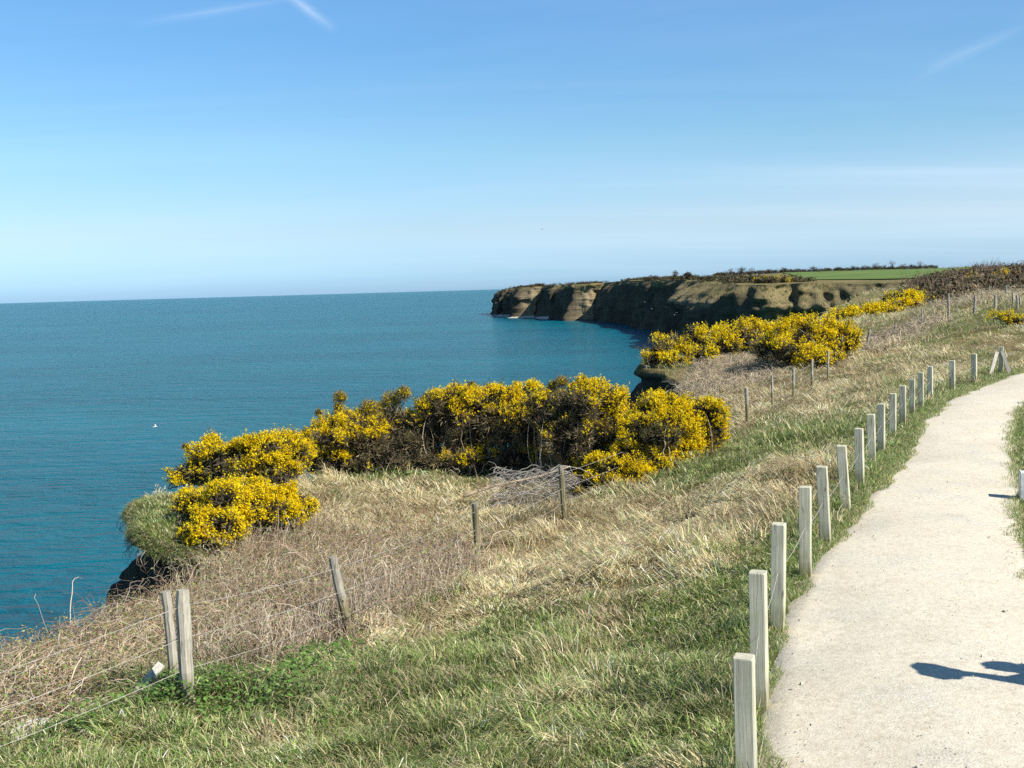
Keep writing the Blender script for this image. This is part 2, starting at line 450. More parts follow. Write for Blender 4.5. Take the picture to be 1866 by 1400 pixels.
def zg(x, y):
    x = np.atleast_1d(np.asarray(x, float)); y = np.atleast_1d(np.asarray(y, float))
    out = np.empty(len(x))
    for i in range(0, len(x), 40000):
        a, b = x[i:i + 40000], y[i:i + 40000]
        d2 = (a[:, None] - CT[None, :, 0]) ** 2 + (b[:, None] - CT[None, :, 1]) ** 2
        z = _phi(d2) @ _w[:-1] + _w[-1]
        pd = path_dist(a, b)
        rough = sstep(.5, 2.5, pd)
        r = np.hypot(a, b)
        z += rough * (.075 * vn2(a * 2.2, b * 2.2, 3) + .10 * (1 - np.abs(vn2(a * 1.1, b * 1.1, 8))) * sstep(45, 20, r) + .11 * vn2(a * .45, b * .45, 4)) + sstep(60, 200, r) * .5 * vn2(a * .06, b * .06, 5)
        near = (b > -5) & (b < 55)
        z = np.where(near, z * sstep(-1.0, 1.2, np.maximum(pd, -1)) if False else z, z)
        # path bed is level across its width
        k = sstep(.9, .0, pd) * (r < 60)
        z = z * (1 - k) + k * np.clip(z, -.03, .06)
        out[i:i + 40000] = z
    return out

def at(px, py):
    """pixel -> point on the ground"""
    r = ray(px, py); t = 4.0
    step = .25
    prev = t
    while t < 3000:
        p = CAMP + r * t
        if p[2] < zg(p[0], p[1])[0]:
            lo, hi = prev, t
            for _ in range(18):
                mid = (lo + hi) / 2; p = CAMP + r * mid
                if p[2] < zg(p[0], p[1])[0]: hi = mid
                else: lo = mid
            return CAMP + r * hi
        prev = t; t += step; step = max(.25, t * .02)
    return CAMP + r * 900

# ------------------------------------------------------------------ coast line
near_c = [(-15, -40), (-12.5, -12), (-10.5, 0), (-8.8, 8), (-7.5, 12.6), (-6.55, 14.6), (-5.95, 16.0), (-5.55, 17.3), (-5.35, 18.4), (-5.75, 19.2), (-6.6, 19.7), (-7.2, 20.4), (-7.6, 21.6), (-7.95, 23), (-7.7, 24.8), (-6.2, 27.5),
          (-3.5, 31), (0, 33.6), (3.6, 36.5), (6.0, 40), (7.6, 44), (8.1, 48), (8.15, 51.5), (7.6, 54.5), (6.9, 57.5), (7.6, 61.5), (11, 68), (16, 77), (24, 91), (34, 110), (48, 141), (78, 212), (112, 296), (150, 380), (161, 404)]
far_c = [(158, 411), (148, 410), (139, 412), (131, 411), (122, 413.5), (113, 412.5), (108, 417), (104, 414), (97, 415), (90, 424), (93, 445), (90, 470), (98, 500), (96, 540), (104, 575), (100, 615), (108, 655), (104, 700), (108, 745), (101, 800), (103, 860), (96, 920), (93, 1000),
         (86, 1010), (76, 1004), (66, 1009), (58, 1008), (56, 1050), (52, 1085), (44, 1083), (40, 1110), (37, 1160), (29, 1158), (20, 1156), (10, 1162), (11, 1205), (6, 1236), (1, 1234), (3, 1270), (1, 1305), (-3, 1300), (-8, 1322), (-12, 1367), (-12, 1395), (20, 1450), (120, 1520), (420, 1620), (3000, 1750)]
def catmull(P, spacing):
    P = np.array(P, float); out = []
    for i in range(len(P) - 1):
        p0 = P[max(i - 1, 0)]; p1 = P[i]; p2 = P[i + 1]; p3 = P[min(i + 2, len(P) - 1)]
        d = np.linalg.norm(p2 - p1); s = max(2, int(d / max(.28, spacing * np.hypot(*((p1 + p2) / 2)))))
        for t in np.arange(s) / s:
            out.append(.5 * ((2 * p1) + (-p0 + p2) * t + (2 * p0 - 5 * p1 + 4 * p2 - p3) * t * t + (-p0 + 3 * p1 - 3 * p2 + p3) * t ** 3))
    out.append(P[-1]); return np.array(out)
def linear(P, spacing):
    P = np.array(P, float); out = []
    for i in range(len(P) - 1):
        d = np.linalg.norm(P[i + 1] - P[i]); s = max(1, min(90, int(d / (spacing * np.hypot(*((P[i] + P[i + 1]) / 2))))))
        for t in np.arange(s) / s: out.append(P[i] * (1 - t) + P[i + 1] * t)
    out.append(P[-1]); return np.array(out)
C1 = catmull(near_c, .012)
r1 = np.hypot(C1[:, 0], C1[:, 1])
C1 = C1 + np.stack([vn2(C1[:, 0] * .9, C1[:, 1] * .9, 11), vn2(C1[:, 0] * .9, C1[:, 1] * .9, 12)], 1) * np.clip(r1 * .006, .08, .6)[:, None]
C2 = linear([tuple(C1[-1])] + far_c, .0022)[1:]
r2 = np.hypot(C2[:, 0], C2[:, 1])
C2 = C2 + np.stack([vn2(C2[:, 0] * .15, C2[:, 1] * .15, 13), vn2(C2[:, 0] * .15, C2[:, 1] * .15, 14)], 1) * np.clip(r2 * .002, .2, 2.2)[:, None]
COAST = np.concatenate([C1, C2])
LANDPOLY = np.concatenate([COAST, [[3000, -60], [-5, -60]]])
n1c = len(C1)

# ------------------------------------------------------------------ plant cover map
_bl = [(265, 940, 1.3, 1.3), (450, 1300, 1.6, .6), (300, 1385, 1.4, .5), (620, 1225, 1.2, .45), (1000, 1250, 1.6, .3), (1290, 1120, 1.3, .5), (1250, 1330, 1.2, .4), (1440, 1020, .8, .4), (1400, 830, 2.5, .4),
       (1540, 770, 3, .3), (1500, 960, .9, .4), (1700, 645, 4, .25), (760, 872, 1.0, .7), (600, 872, .8, .6), (950, 860, 1, .4), (1830, 605, 5, .35), (860, 1300, 1.2, .15), (1230, 880, 1.2, .25), (1800, 590, 5, .3), (1560, 690, 3, .3),
       (1150, 985, 2.2, -.6), (1270, 950, 1.6, -.55), (690, 925, 2.6, -.6), (820, 980, 2.0, -.5), (1000, 1060, 1.6, -.35), (1320, 730, 4, -.45), (1450, 720, 3, -.35), (1600, 660, 5, -.4), (1720, 625, 5, -.35),
       (650, 1185, .7, -.5), (150, 1350, 1.3, -.5), (1060, 930, 1, -.4), (750, 1130, 1, -.2), (560, 1000, 2, -.3), (1340, 870, 1.2, -.1)]
BL = np.array([[*at(a, b)[:2], c, d] for a, b, c, d in _bl])
def greenness(x, y):
    g = .43 + .60 * fbm2(x * .55, y * .55, 21, 3) + .35 * vn2(x * 2.1, y * 2.1, 22)
    for bx, by, r, k in BL:
        g = g + k * np.exp(-((x - bx) ** 2 + (y - by) ** 2) / (2 * r * r))
    pd = path_dist(x, y)
    g = g + 1.0 * sstep(1.1, .3, pd) * (np.hypot(x, y) < 60)
    return np.clip(g, 0, 1)
DRY = [(.74, .61, .37), (.64, .52, .30), (.49, .38, .21), (.83, .73, .50), (.57, .44, .26)]
GRN = [(.18, .275, .06), (.12, .21, .045), (.25, .33, .09), (.33, .37, .16)]

# ------------------------------------------------------------------ ground mesh
def build_ground():
    pts = [COAST, LANDPOLY[len(COAST):]]
    P = []
    r = 3.0
    while r < 2600:
        dth = max(.026, .22 / r) if r < 90 else .02
        th = np.arange(-.62 if r > 12 else -1.5, .72 if r > 12 else 1.6, dth)
        th = th + (hash(r) % 100) / 100 * dth
        P.append(np.stack([np.sin(th) * r, np.cos(th) * r], 1)); r *= 1.026
    for r in (6, 12, 25, 50, 120, 300, 800):
        th = np.concatenate([np.arange(-3.2, -.6, .2), np.arange(.7, 3.2, .12)]); P.append(np.stack([np.sin(th) * r, np.cos(th) * r], 1))
    P = np.concatenate(P)
    P = P[pip(P[:, 0], P[:, 1], LANDPOLY)]
    # stay off the coast line a little
    keep = np.ones(len(P), bool)
    for i in range(0, len(P), 2000):
        d = np.min(np.hypot(P[i:i + 2000, None, 0] - COAST[None, :, 0], P[i:i + 2000, None, 1] - COAST[None, :, 1]), 1)
        keep[i:i + 2000] = d > np.maximum(.12, np.hypot(P[i:i + 2000, 0], P[i:i + 2000, 1]) * .0035)
    P = P[keep]
    n = len(LANDPOLY)
    allp = np.concatenate([LANDPOLY, P])
    v, e, f, *_ = delaunay_2d_cdt([Vector(p) for p in allp], [], [list(range(n))], 1, 1e-5)
    v = np.array([[a.x, a.y] for a in v]); f = np.array([list(t) for t in f if len(t) == 3])
    a, b, c = v[f[:, 0]], v[f[:, 1]], v[f[:, 2]]
    ar = (b[:, 0] - a[:, 0]) * (c[:, 1] - a[:, 1]) - (b[:, 1] - a[:, 1]) * (c[:, 0] - a[:, 0])
    f[ar < 0] = f[ar < 0][:, ::-1]
    z = zg(v[:, 0], v[:, 1])
    pd = path_dist(v[:, 0], v[:, 1])
    z = z - .09 * sstep(.10, -.10, pd) * (np.hypot(v[:, 0], v[:, 1]) < 70)
    g = greenness(v[:, 0], v[:, 1])[:, None]
    r = np.hypot(v[:, 0], v[:, 1])[:, None]
    soil = np.array([.22, .165, .095]) * (1 - g) + np.array([.10, .125, .04]) * g
    farc = np.array([.26, .205, .115]) * (1 - g) + np.array([.13, .145, .05]) * g
    k = sstep(15, 70, r)
    t = soil * (1 - k) + farc * k
    return mesh_obj('ground', np.column_stack([v, z]), [f], M['ground'], tint=t, smooth=True)
tag(build_ground(), kind='structure')

# ------------------------------------------------------------------ cliffs
def cliff_strip(name, Cp, far, cut=None):
    T = np.gradient(Cp, axis=0)
    k = 5 if far else 3
    ker = np.ones(2 * k + 1) / (2 * k + 1)
    Tp = np.pad(T, ((k, k), (0, 0)), mode='edge')
    T = np.stack([np.convolve(Tp[:, i], ker, 'valid') for i in (0, 1)], 1)
    T = norm(T); Nn = np.stack([-T[:, 1], T[:, 0]], 1)
    top = zg(Cp[:, 0], Cp[:, 1])
    hs = np.concatenate([np.linspace(0, 3, 26), np.linspace(3, 30, 34)[1:]]) if not far else np.linspace(0, 1, 64) ** 1.1 * 30
    hs = hs / 30.0
    V, TT = [], []
    arc = np.concatenate([[0], np.cumsum(np.linalg.norm(np.diff(Cp, axis=0), axis=1))])
    for h in hs:
        tot = top - (SEA_Z - 1.5)
        z = top - h * tot
        dm = h * tot
        x, y = Cp[:, 0], Cp[:, 1]
        if not far:
            lip = np.interp(dm, [0, .12, .25, .36, .6, 1.0, 1.7, 3, 8, 30], [0, .14, .22, .16, -.40, -.45, .55, 1.1, 2.0, 4.5])
            off = lip * (0.75 + .4 * vn2(arc * .35, arc * 0, 31))
            off = off + np.clip(dm, 0, 1.2) * (.24 * vn3(x * 1.1, y * 1.1, z * 1.6, 32) + .15 * vn3(x * 2.6, y * 2.6, z * 3.5, 33) + .07 * vn3(x * 7, y * 7, z * 8, 65)) + np.clip(dm / 6, 0, 1) * (.9 * vn3(x * .3, y * .3, z * .3, 34))
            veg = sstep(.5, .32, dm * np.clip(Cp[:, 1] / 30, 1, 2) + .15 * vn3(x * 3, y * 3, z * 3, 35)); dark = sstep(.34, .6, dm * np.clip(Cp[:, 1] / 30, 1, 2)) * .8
        else:
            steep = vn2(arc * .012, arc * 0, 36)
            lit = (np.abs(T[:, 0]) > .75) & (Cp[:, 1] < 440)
            pr = np.interp(h, [0, .1, .3, .5, .8, 1], [0, .7, 2.8, 4.2, 5.5, 9])
            pr_l = np.interp(h, [0, .03, .06, .16, .27, .31, .36, .5, .8, 1], [0, .2, 1.4, 2.6, 4.6, 4.2, .8, .6, 1.5, 4])
            pr2 = np.interp(h, [0, .08, .24, .32, .5, .8, 1], [0, 3.2, 10.5, 11.5, 12.5, 13.5, 16])
            kk = sstep(660, 560, Cp[:, 1]) * sstep(425, 440, Cp[:, 1]); pr = pr * (1 - kk) + pr2 * kk
            off = np.where(lit, pr_l, pr) * (1 + .3 * steep)
            a = 1 - np.abs(vn3(x * .045, y * .045, z * .012, 37))
            wxx = x + 9 * vn3(x * .04, y * .04, z * .05, 55); wyy = y + 9 * vn3(x * .04, y * .04, z * .05, 56)
            off = off + np.where(lit, 2.0, 5.0) * vn3(wxx * .05, wyy * .05, z * .03, 57) * sstep(0, .25, h) + np.where(lit, 1.6, 3.0) * (1 - 2 * np.abs(vn3(wxx * .13, wyy * .13, z * .035, 58))) * sstep(0, .15, h)
            led = z * .35 + 1.2 * vn3(x * .03, y * .03, z * .03, 59); off = off + .45 * (led - np.floor(led)) * sstep(.05, .2, h) * (.5 + .5 * vn3(x * .05, y * .05, z * .02, 60))
            off = off + (a - .6) * 3.5 * sstep(0, .3, h) + 1.6 * vn3(x * .16, y * .16, z * .10, 38) * sstep(0, .1, h) + 1.0 * np.abs(vn3(x * .3, y * .3, z * .16, 47)) * sstep(0, .1, h) + .45 * vn3(x * .03, y * .03, z * .7, 39) * sstep(0, .12, h) + 1.2 * (1 - 2 * np.abs(vn3(x * .42, y * .42, z * .16, 40))) * sstep(0, .05, h) + np.where(lit, 1.6, .8) * vn3(x * .30, y * .30, z * .35, 49) * 1.3 * sstep(0, .06, h)
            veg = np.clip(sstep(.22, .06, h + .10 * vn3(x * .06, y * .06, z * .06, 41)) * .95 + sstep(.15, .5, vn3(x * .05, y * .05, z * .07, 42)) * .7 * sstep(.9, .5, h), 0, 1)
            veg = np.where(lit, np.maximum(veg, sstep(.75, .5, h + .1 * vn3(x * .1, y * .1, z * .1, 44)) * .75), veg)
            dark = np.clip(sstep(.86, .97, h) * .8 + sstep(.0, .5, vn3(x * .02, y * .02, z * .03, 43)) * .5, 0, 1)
            sea = sstep(.3, .75, np.abs(T[:, 1]))            # painted shade: darkens the rock colour of faces turned to the sea
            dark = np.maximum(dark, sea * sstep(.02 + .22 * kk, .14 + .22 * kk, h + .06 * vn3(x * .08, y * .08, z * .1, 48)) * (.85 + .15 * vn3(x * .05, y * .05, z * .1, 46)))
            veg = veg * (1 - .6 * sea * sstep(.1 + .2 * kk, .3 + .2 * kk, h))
        V.append(np.column_stack([x + Nn[:, 0] * off, y + Nn[:, 1] * off, z]))
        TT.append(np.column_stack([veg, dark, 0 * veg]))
    R, n = len(hs), len(Cp)
    i = np.arange(R * n).reshape(R, n)
    F = np.stack([i[:-1, :-1], i[1:, :-1], i[1:, 1:], i[:-1, 1:]], -1).reshape(-1, 4)
    V = np.concatenate(V)
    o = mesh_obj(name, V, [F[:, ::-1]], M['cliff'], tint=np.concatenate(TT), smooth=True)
    return o, V.reshape(R, n, 3), Nn
cl1, V1, N1 = cliff_strip('cliff', C1, False); tag(cl1, kind='structure')
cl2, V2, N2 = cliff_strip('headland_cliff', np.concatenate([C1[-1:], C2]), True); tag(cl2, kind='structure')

# ------------------------------------------------------------------ sea
S = 70000.0
tag(mesh_obj('sea', [(-S, -S, SEA_Z), (S, -S, SEA_Z), (S, S, SEA_Z), (-S, S, SEA_Z)], [np.array([[0, 1, 2, 3]])], M['sea']), kind='structure')

# beach under the headland tip
def build_beach():
    P = np.array([(62, 1000), (50, 1060), (36, 1080), (31, 1140), (10, 1155), (7, 1215), (-2, 1230), (-1, 1295), (-10, 1310), (-17, 1368)], float)
    d = np.array([2, 4, 6, 9, 14, 16, 17, 16, 12, 4.0])
    Nn = norm(np.gradient(P, axis=0)); Nn = np.stack([-Nn[:, 1], Nn[:, 0]], 1)
    rows = []
    for k, z in ((-9, 2.6), (0, 2.0), (.6, 1.2), (1, -.4)):
        q = P + Nn * (d[:, None] * k if k > 0 else k)
        rows.append(np.column_stack([q, np.full(len(q), SEA_Z + z)]))
    V = np.concatenate(rows); n = len(P); i = np.arange(4 * n).reshape(4, n)
    F = np.stack([i[:-1, :-1], i[:-1, 1:], i[1:, 1:], i[1:, :-1]], -1).reshape(-1, 4)[:, ::-1]
    return mesh_obj('beach', V, [F], M['beach'], smooth=True)
tag(build_beach(), kind='structure')

# ------------------------------------------------------------------ path
def build_path():
    n = 340
    # walk both edges together
    ys = np.linspace(0, 1, n)
    def res(P, t):
        s = np.concatenate([[0], np.cumsum(np.linalg.norm(np.diff(P, axis=0), axis=1))]); s /= s[-1]
        return np.stack([np.interp(t, s, P[:, 0]), np.interp(t, s, P[:, 1])], 1)
    # pair points by travelled arc so that the rungs stay across the path
    L = res(LP, ys ** 1.15); R = res(RP, ys ** 1.15)
    V = []
    m = 17
    for j in range(m):
        t = np.clip((j - 1) / (m - 3), 0, 1)
        q = L * (1 - t) + R * t
        if j in (0, 1, m - 2, m - 1):
            jx = .06 * fbm2(q[:, 0] * 2.2, q[:, 1] * 2.2, 51, 4) * 2
            q = q + np.stack([jx, jx * .3], 1)
        z = zg(q[:, 0], q[:, 1]) - .012 + .03 * math.sin(PI * t) + .008 * vn2(q[:, 0] * 2, q[:, 1] * 2, 52)
        if j in (0, m - 1): z = z - .14; q = q + (L - R) / np.linalg.norm(L - R, axis=1)[:, None] * (.12 if j == 0 else -.12)
        V.append(np.column_stack([q, z]))
    i = np.arange(m * n).reshape(m, n)
    F = np.stack([i[:-1, :-1], i[1:, :-1], i[1:, 1:], i[:-1, 1:]], -1).reshape(-1, 4)
    return mesh_obj('path', np.concatenate(V), [F], M['path'], smooth=True)
tag(build_path(), kind='structure')

def build_grit():
    n = 2600
    y = 6.5 + (RNG.random(n) ** 1.6) * 26; u = RNG.random(n)
    e = np.where(RNG.random(n) < .45, np.where(RNG.random(n) < .5, u * .12, 1 - u * .12), u)
    x = xl(y) * (1 - e) + xr(y) * e
    z = zg(x, y) + .028 * np.sin(PI * e) - .003
    s = RNG.uniform(.003, .009, n) * (1 + (RNG.random(n) < .04) * 1.2)
    base = np.array([(1, 0, 0), (-.5, .87, 0), (-.5, -.87, 0), (0, 0, .8), (0, 0, -.4)])
    V = base[None] * s[:, None, None] * RNG.uniform(.6, 1.3, (n, 5, 1))
    a = RNG.uniform(0, 6.28, n); c, sn = np.cos(a)[:, None], np.sin(a)[:, None]
    V = np.stack([V[..., 0] * c - V[..., 1] * sn, V[..., 0] * sn + V[..., 1] * c, V[..., 2]], -1) + np.stack([x, y, z], 1)[:, None]
    f = np.array([(0, 1, 3), (1, 2, 3), (2, 0, 3), (1, 0, 4), (2, 1, 4), (0, 2, 4)])
    F = (np.arange(n)[:, None, None] * 5 + f[None]).reshape(-1, 3)
    return mesh_obj('gravel', V.reshape(-1, 3), [F], M['stem'], tint=np.repeat(pick([(.5, .47, .4), (.3, .29, .27), (.2, .2, .2), (.6, .57, .48)], n), 5, 0))
tag(build_grit(), 'loose grey and cream grit scattered on the pale path', 'gravel', kind='stuff')

# ------------------------------------------------------------------ green field
def build_field():
    m, nt, b = new_mat('spring_crop')
    g = nt.nodes.new('ShaderNodeNewGeometry')
    n = noise(nt, .02, g.outputs['Position'], 6, .6)
    r = ramp(nt, n.outputs[0], [(.35, (.085, .145, .035)), (.65, (.13, .185, .055))])
    nt.links.new(r.outputs[0], b.inputs['Base Color']); b.inputs['Roughness'].default_value = .95; b.inputs['Specular IOR Level'].default_value = .1
    A = [at_y(1405, 512, 560), at_y(1480, 517, 480), at_y(1640, 514, 480), at_y(1750, 505, 560)]
    rows = []
    for t in np.linspace(0, 1, 24):
        y = 470 + t * 430
        x0 = 140 + t * 85 - 18 * (1 - t) ** 3; x1 = 420
        xs = np.linspace(x0, x1, 40); ys = np.full(40, y) + 10 * vn2(xs * .02, xs * 0, 61) * (1 - t)
        rows.append(np.column_stack([xs, ys, zg(xs, ys) + .5]))
    V = np.concatenate(rows); i = np.arange(24 * 40).reshape(24, 40)
    F = np.stack([i[:-1, :-1], i[:-1, 1:], i[1:, 1:], i[1:, :-1]], -1).reshape(-1, 4)
    return mesh_obj('field', V, [F], m, smooth=True)
tag(build_field(), kind='structure')

# ------------------------------------------------------------------ grass
def poly_px(pts): return np.array([at(*p)[:2] for p in pts])
R1 = poly_px([(-120, 1250), (0, 1205), (165, 1160), (240, 1125), (300, 1075), (340, 1110), (300, 1190), (240, 1250), (90, 1325), (-120, 1380)])
R2 = poly_px([(335, 1060), (400, 1000), (560, 965), (700, 985), (860, 1000), (880, 1050), (760, 1105), (640, 1165), (480, 1225), (350, 1235), (300, 1200)])
def BRAMBLE(x, y): return (pip(x, y, R1) | pip(x, y, R2)).astype(float)
def grass(n_tuft, per, rmin, rmax, th0, th1, size):
    lr = RNG.uniform(math.log(rmin), math.log(rmax), n_tuft); th = RNG.uniform(th0, th1, n_tuft)
    r = np.exp(lr); x = np.sin(th) * r; y = np.cos(th) * r
    pd = path_dist(x, y)
    k = pip(x, y, LANDPOLY) & (pd > .10 + .9 * RNG.random(n_tuft) ** 2 * (x < xr(y)))
    x, y, r = x[k], y[k], r[k]
    FB = np.array([at(*b)[:2] for b in ((318, 1262), (345, 1280), (640, 1167), (870, 1032), (1029, 946), (1362, 771), (1408, 744), (1446, 728), (1480, 708), (1509, 691))])
    nearpost = np.zeros(len(x), bool)
    for fx, fy in FB:
        dd = np.hypot(fx, fy); ux, uy = -fx / dd, -fy / dd
        al = (x - fx) * ux + (y - fy) * uy; ac = np.abs((x - fx) * uy - (y - fy) * ux)
        nearpost |= (al > -.1) & (al < np.clip(dd / 13, .35, 1.5)) & (ac < np.clip(dd / 90, .1, .22))
    k = ~((x > xr(y)) & (r < 60)) & ~nearpost & ~((BRAMBLE(x, y) > .5) & (RNG.random(len(x)) < .86)); x, y, r = x[k], y[k], r[k]
    g = greenness(x, y); n = len(x)
    # matted clumps half a metre across share a lie, a tone and a kind
    cs = .62 * np.clip((r / 14) ** .5, .9, 2.4)
    wx = x / cs + .55 * vn2(x / cs * .9, y / cs * .9, 76); wy = y / cs + .55 * vn2(x / cs * .9, y / cs * .9, 77)
    ci = np.floor(wx); cj = np.floor(wy + .5 * np.mod(ci, 2))
    hz = np.zeros_like(ci)
    h1, h2, h3, h4 = (_h(ci, cj, hz, q) for q in (201, 202, 203, 204))
    pt = vn2(x * 2.3, y * 2.3, 73) + .6 * vn2(x * 4.7, y * 4.7, 74)
    isg = RNG.random(n) < sstep(.15, .85, g + .30 * pt + .55 * (h3 - .5))
    thin = (h2 < .22)                                                # trampled short spots between the clumps
    fl = 2.6 * fbm2(x * .5, y * .5, 71, 3) * 2 + PI * .9             # wind-laid direction, in swirls
    fl = fl + (h1 - .5) * 3.4
    sc = np.clip((r / 12) ** .42, .8, 2.6)
    big = RNG.gamma(3, .33, n).clip(.4, 2.2)
    L = np.where(isg, RNG.uniform(.10, .21, n), RNG.uniform(.17, .35, n)) * np.clip((r / 14) ** .2, .9, 1.5) * (.7 + .3 * big) * size * np.where(thin, .45, .8 + .35 * h2) * np.where((x < -5.6) & (y > 18.5) & (y < 26), .5, 1)
    lay = np.clip(.55 + .9 * fbm2(x * .6, y * .6, 72, 2) * 1.5, 0, 1)
    lay = np.clip(lay + .6 * (h4 - .5), 0, 1.1)
    lean = np.where(isg, .55 + .5 * lay, .85 + .72 * lay)
    spread = (.055 + .055 * big) * sc * size
    hump = (.06 + .10 * h2) * big * np.where(isg, .8, 1) * size
    idx = np.repeat(np.arange(n), per); m = len(idx)
    off = RNG.normal(0, 1, (m, 2)); px = x[idx] + off[:, 0] * spread[idx]; py = y[idx] + off[:, 1] * spread[idx]
    k = (path_dist(px, py) > .0 + .04 * RNG.normal(size=m)) & pip(px, py, LANDPOLY)
    idx, px, py, off = idx[k], px[k], py[k], off[k]; m = len(idx)
    z = zg(px, py) - .015 + hump[idx] * np.exp(-.5 * (off ** 2).sum(1))
    d0 = np.stack([np.cos(fl), np.sin(fl)], 1)[idx] * np.where(isg[idx], .45, 1.0)[:, None] + off * np.where(isg[idx], .8, .65)[:, None] + .35 * RNG.normal(size=(m, 2))
    D = norm(d0)
    LL = L[idx] * RNG.uniform(.5, 1.2, m)
    Wd = RNG.uniform(.005, .0135, m) * sc[idx] ** 1.2
    l0 = np.clip(lean[idx] * .7 + RNG.normal(0, .2, m), -.2, 1.4); l1 = np.clip(lean[idx] * 1.5 + RNG.normal(0, .25, m), 0, 1.95)
    cg, cd = pick(GRN, m, .2), pick(DRY, m, .15)
    tone = np.clip(1 + .2 * RNG.normal(size=n) + .22 * vn2(x * 1.7, y * 1.7, 75) + .45 * (h4 - .5), .45, 1.5)[idx][:, None]
    u = isg[idx] ^ (RNG.random(m) < .16)
    C = np.clip(np.where(u[:, None], cg, cd) * tone, .01, .85)
    V, F, T = blades(np.stack([px, py, z], 1), D, LL, Wd, l0, l1, C)
    # green blades end in straw coloured tips
    tp = u & (RNG.random(m) < .45); T = T.reshape(m, 5, 3)
    T[tp, 4] = cd[tp]; T[tp, 2:4] = .6 * T[tp, 2:4] + .4 * cd[tp][:, None]
    return V, F, T.reshape(-1, 3)
def short_grass(n, rmin, rmax, th0, th1, lmin, lmax, verge):
    lr = RNG.uniform(math.log(rmin), math.log(rmax), n); th = RNG.uniform(th0, th1, n)
    r = np.exp(lr); y = np.cos(th) * r; x = np.sin(th) * r
    if verge:
        e = RNG.random(n); w = RNG.exponential(.28, n) - np.where(y < 13, .0, .10) - .13 * vn2(RNG.random(n) * 0 + y * 2.4, y * 0 + 3, 78)
        x = np.where(e < .62, xl(y) - w / np.where(y > 24, .62, .92) + .03, xr(y) + w * 1.6 - .03)
        k = (path_dist(x, y) > -.05 - .22 * RNG.random(n) ** 3) & (y > 5) & ~((y < 12.5) & (e < .62) & (RNG.random(n) < .55))
    else:
        k = pip(x, y, LANDPOLY) & (path_dist(x, y) > .02 + .05 * RNG.normal(size=n))
    x, y = x[k], y[k]; r = np.hypot(x, y); n = len(x)
    g = greenness(x, y); sc = np.clip((r / 12) ** .5, .8, 2.4)
    a = RNG.uniform(0, 2 * PI, n)
    u = (RNG.random(n) < (.22 + .5 * g if verge else g * 1.05))[:, None]
    C = np.clip(np.where(u, pick(GRN, n, .22), pick(DRY, n, .18)), .01, .85)
    l0 = RNG.uniform(0, .8, n)
    return blades(np.stack([x, y, zg(x, y) - .01], 1), np.stack([np.cos(a), np.sin(a)], 1), RNG.uniform(lmin, lmax, n) * sc ** .6, RNG.uniform(.004, .0075, n) * sc ** 1.2, l0, l0 + RNG.uniform(.1, .9, n), C)
def build_grass():
    parts = [grass(9500, 48, 6.2, 20, -.62, .54, 1), grass(9500, 32, 20, 58, -.48, .50, 1.1), grass(9500, 14, 58, 150, .02, .50, 1.25),
             short_grass(110000, 6.2, 30, -.62, .54, .06, .16, False), short_grass(130000, 6.5, 42, -.1, .1, .03, .085, True), short_grass(26000, 6, 40, .45, .95, .03, .08, False)]
    V, F, T = join(parts)
    return mesh_obj('grass', V, F, M['blade'], tint=T)
tag(build_grass(), 'rough clifftop grass, dry tan tussocks mixed with green', 'grass', kind='stuff')

def build_lip_grass():
    # turf hanging over the edge of the near cliff
    rows = V1[:9]                                     # the overhanging turf lip
    n = rows.shape[1]
    sel = np.where((C1[:, 1] > 11) & (C1[:, 1] < 40))[0]
    w = 1 / np.maximum(np.hypot(C1[sel, 0], C1[sel, 1]), 10)
    seg = np.linalg.norm(np.gradient(C1, axis=0), axis=1)[sel]
    w = w * seg; w /= w.sum()
    m = 24000
    c = sel[RNG.choice(len(sel), m, p=w)]; h = RNG.random(m) ** 1.3 * 2.8
    hi = h.astype(int); f = (h - hi)[:, None]
    c2 = np.minimum(c + 1, n - 1); t = RNG.random((m, 1))
    A = rows[hi, c] * (1 - f) + rows[np.minimum(hi + 1, 8), c] * f
    B = rows[hi, c2] * (1 - f) + rows[np.minimum(hi + 1, 8), c2] * f
    P = A * (1 - t) + B * t
    D = norm(N1[c] + .45 * RNG.normal(size=(m, 2)))
    r = np.hypot(P[:, 0], P[:, 1])
    L = RNG.uniform(.07, .18, m) * np.clip(r / 20, .9, 1.6); Wd = RNG.uniform(.007, .013, m) * np.clip(r / 20, .8, 2)
    l0 = RNG.uniform(.5, 1.5, m); l1 = RNG.uniform(1.2, 2.7, m)
    C = np.where(RNG.random((m, 1)) < .68, pick(GRN, m, .2) * .8, pick(DRY, m, .2) * .7)
    V, F, T = blades(P, D, L, Wd, l0, l1, C)
    return mesh_obj('cliff_edge_grass', V, F, M['blade'], tint=T)
def build_roots():
    sel = np.where((C1[:, 1] > 14) & (C1[:, 1] < 26))[0]; n = 260
    c = RNG.choice(sel, n); row = RNG.integers(2, 6, n); A = V1[row, c] + RNG.normal(0, .05, (n, 3))
    t = np.linspace(0, 1, 6)[None, :, None]; L = RNG.uniform(.12, .5, n)[:, None, None]
    P = A[:, None] + np.array([0, 0, -1.0]) * t * L + np.concatenate([N1[c] * .12, np.zeros((n, 1))], 1)[:, None] * np.sin(t * PI) + RNG.normal(0, .02, (n, 6, 3))
    V, F = tubes(P, .005 * (1.2 - t[..., 0]), 3)
    return mesh_obj('hanging_roots', V, F, M['stem'], tint=np.repeat(pick([(.30, .24, .17), (.2, .15, .1), (.42, .36, .27)], n), 18, 0))
tag(build_roots(), 'dry roots dangling below the turf of the near cliff edge', 'roots', kind='stuff')
tag(build_lip_grass(), 'tufts of turf hanging over the broken cliff edge', 'grass', kind='stuff')

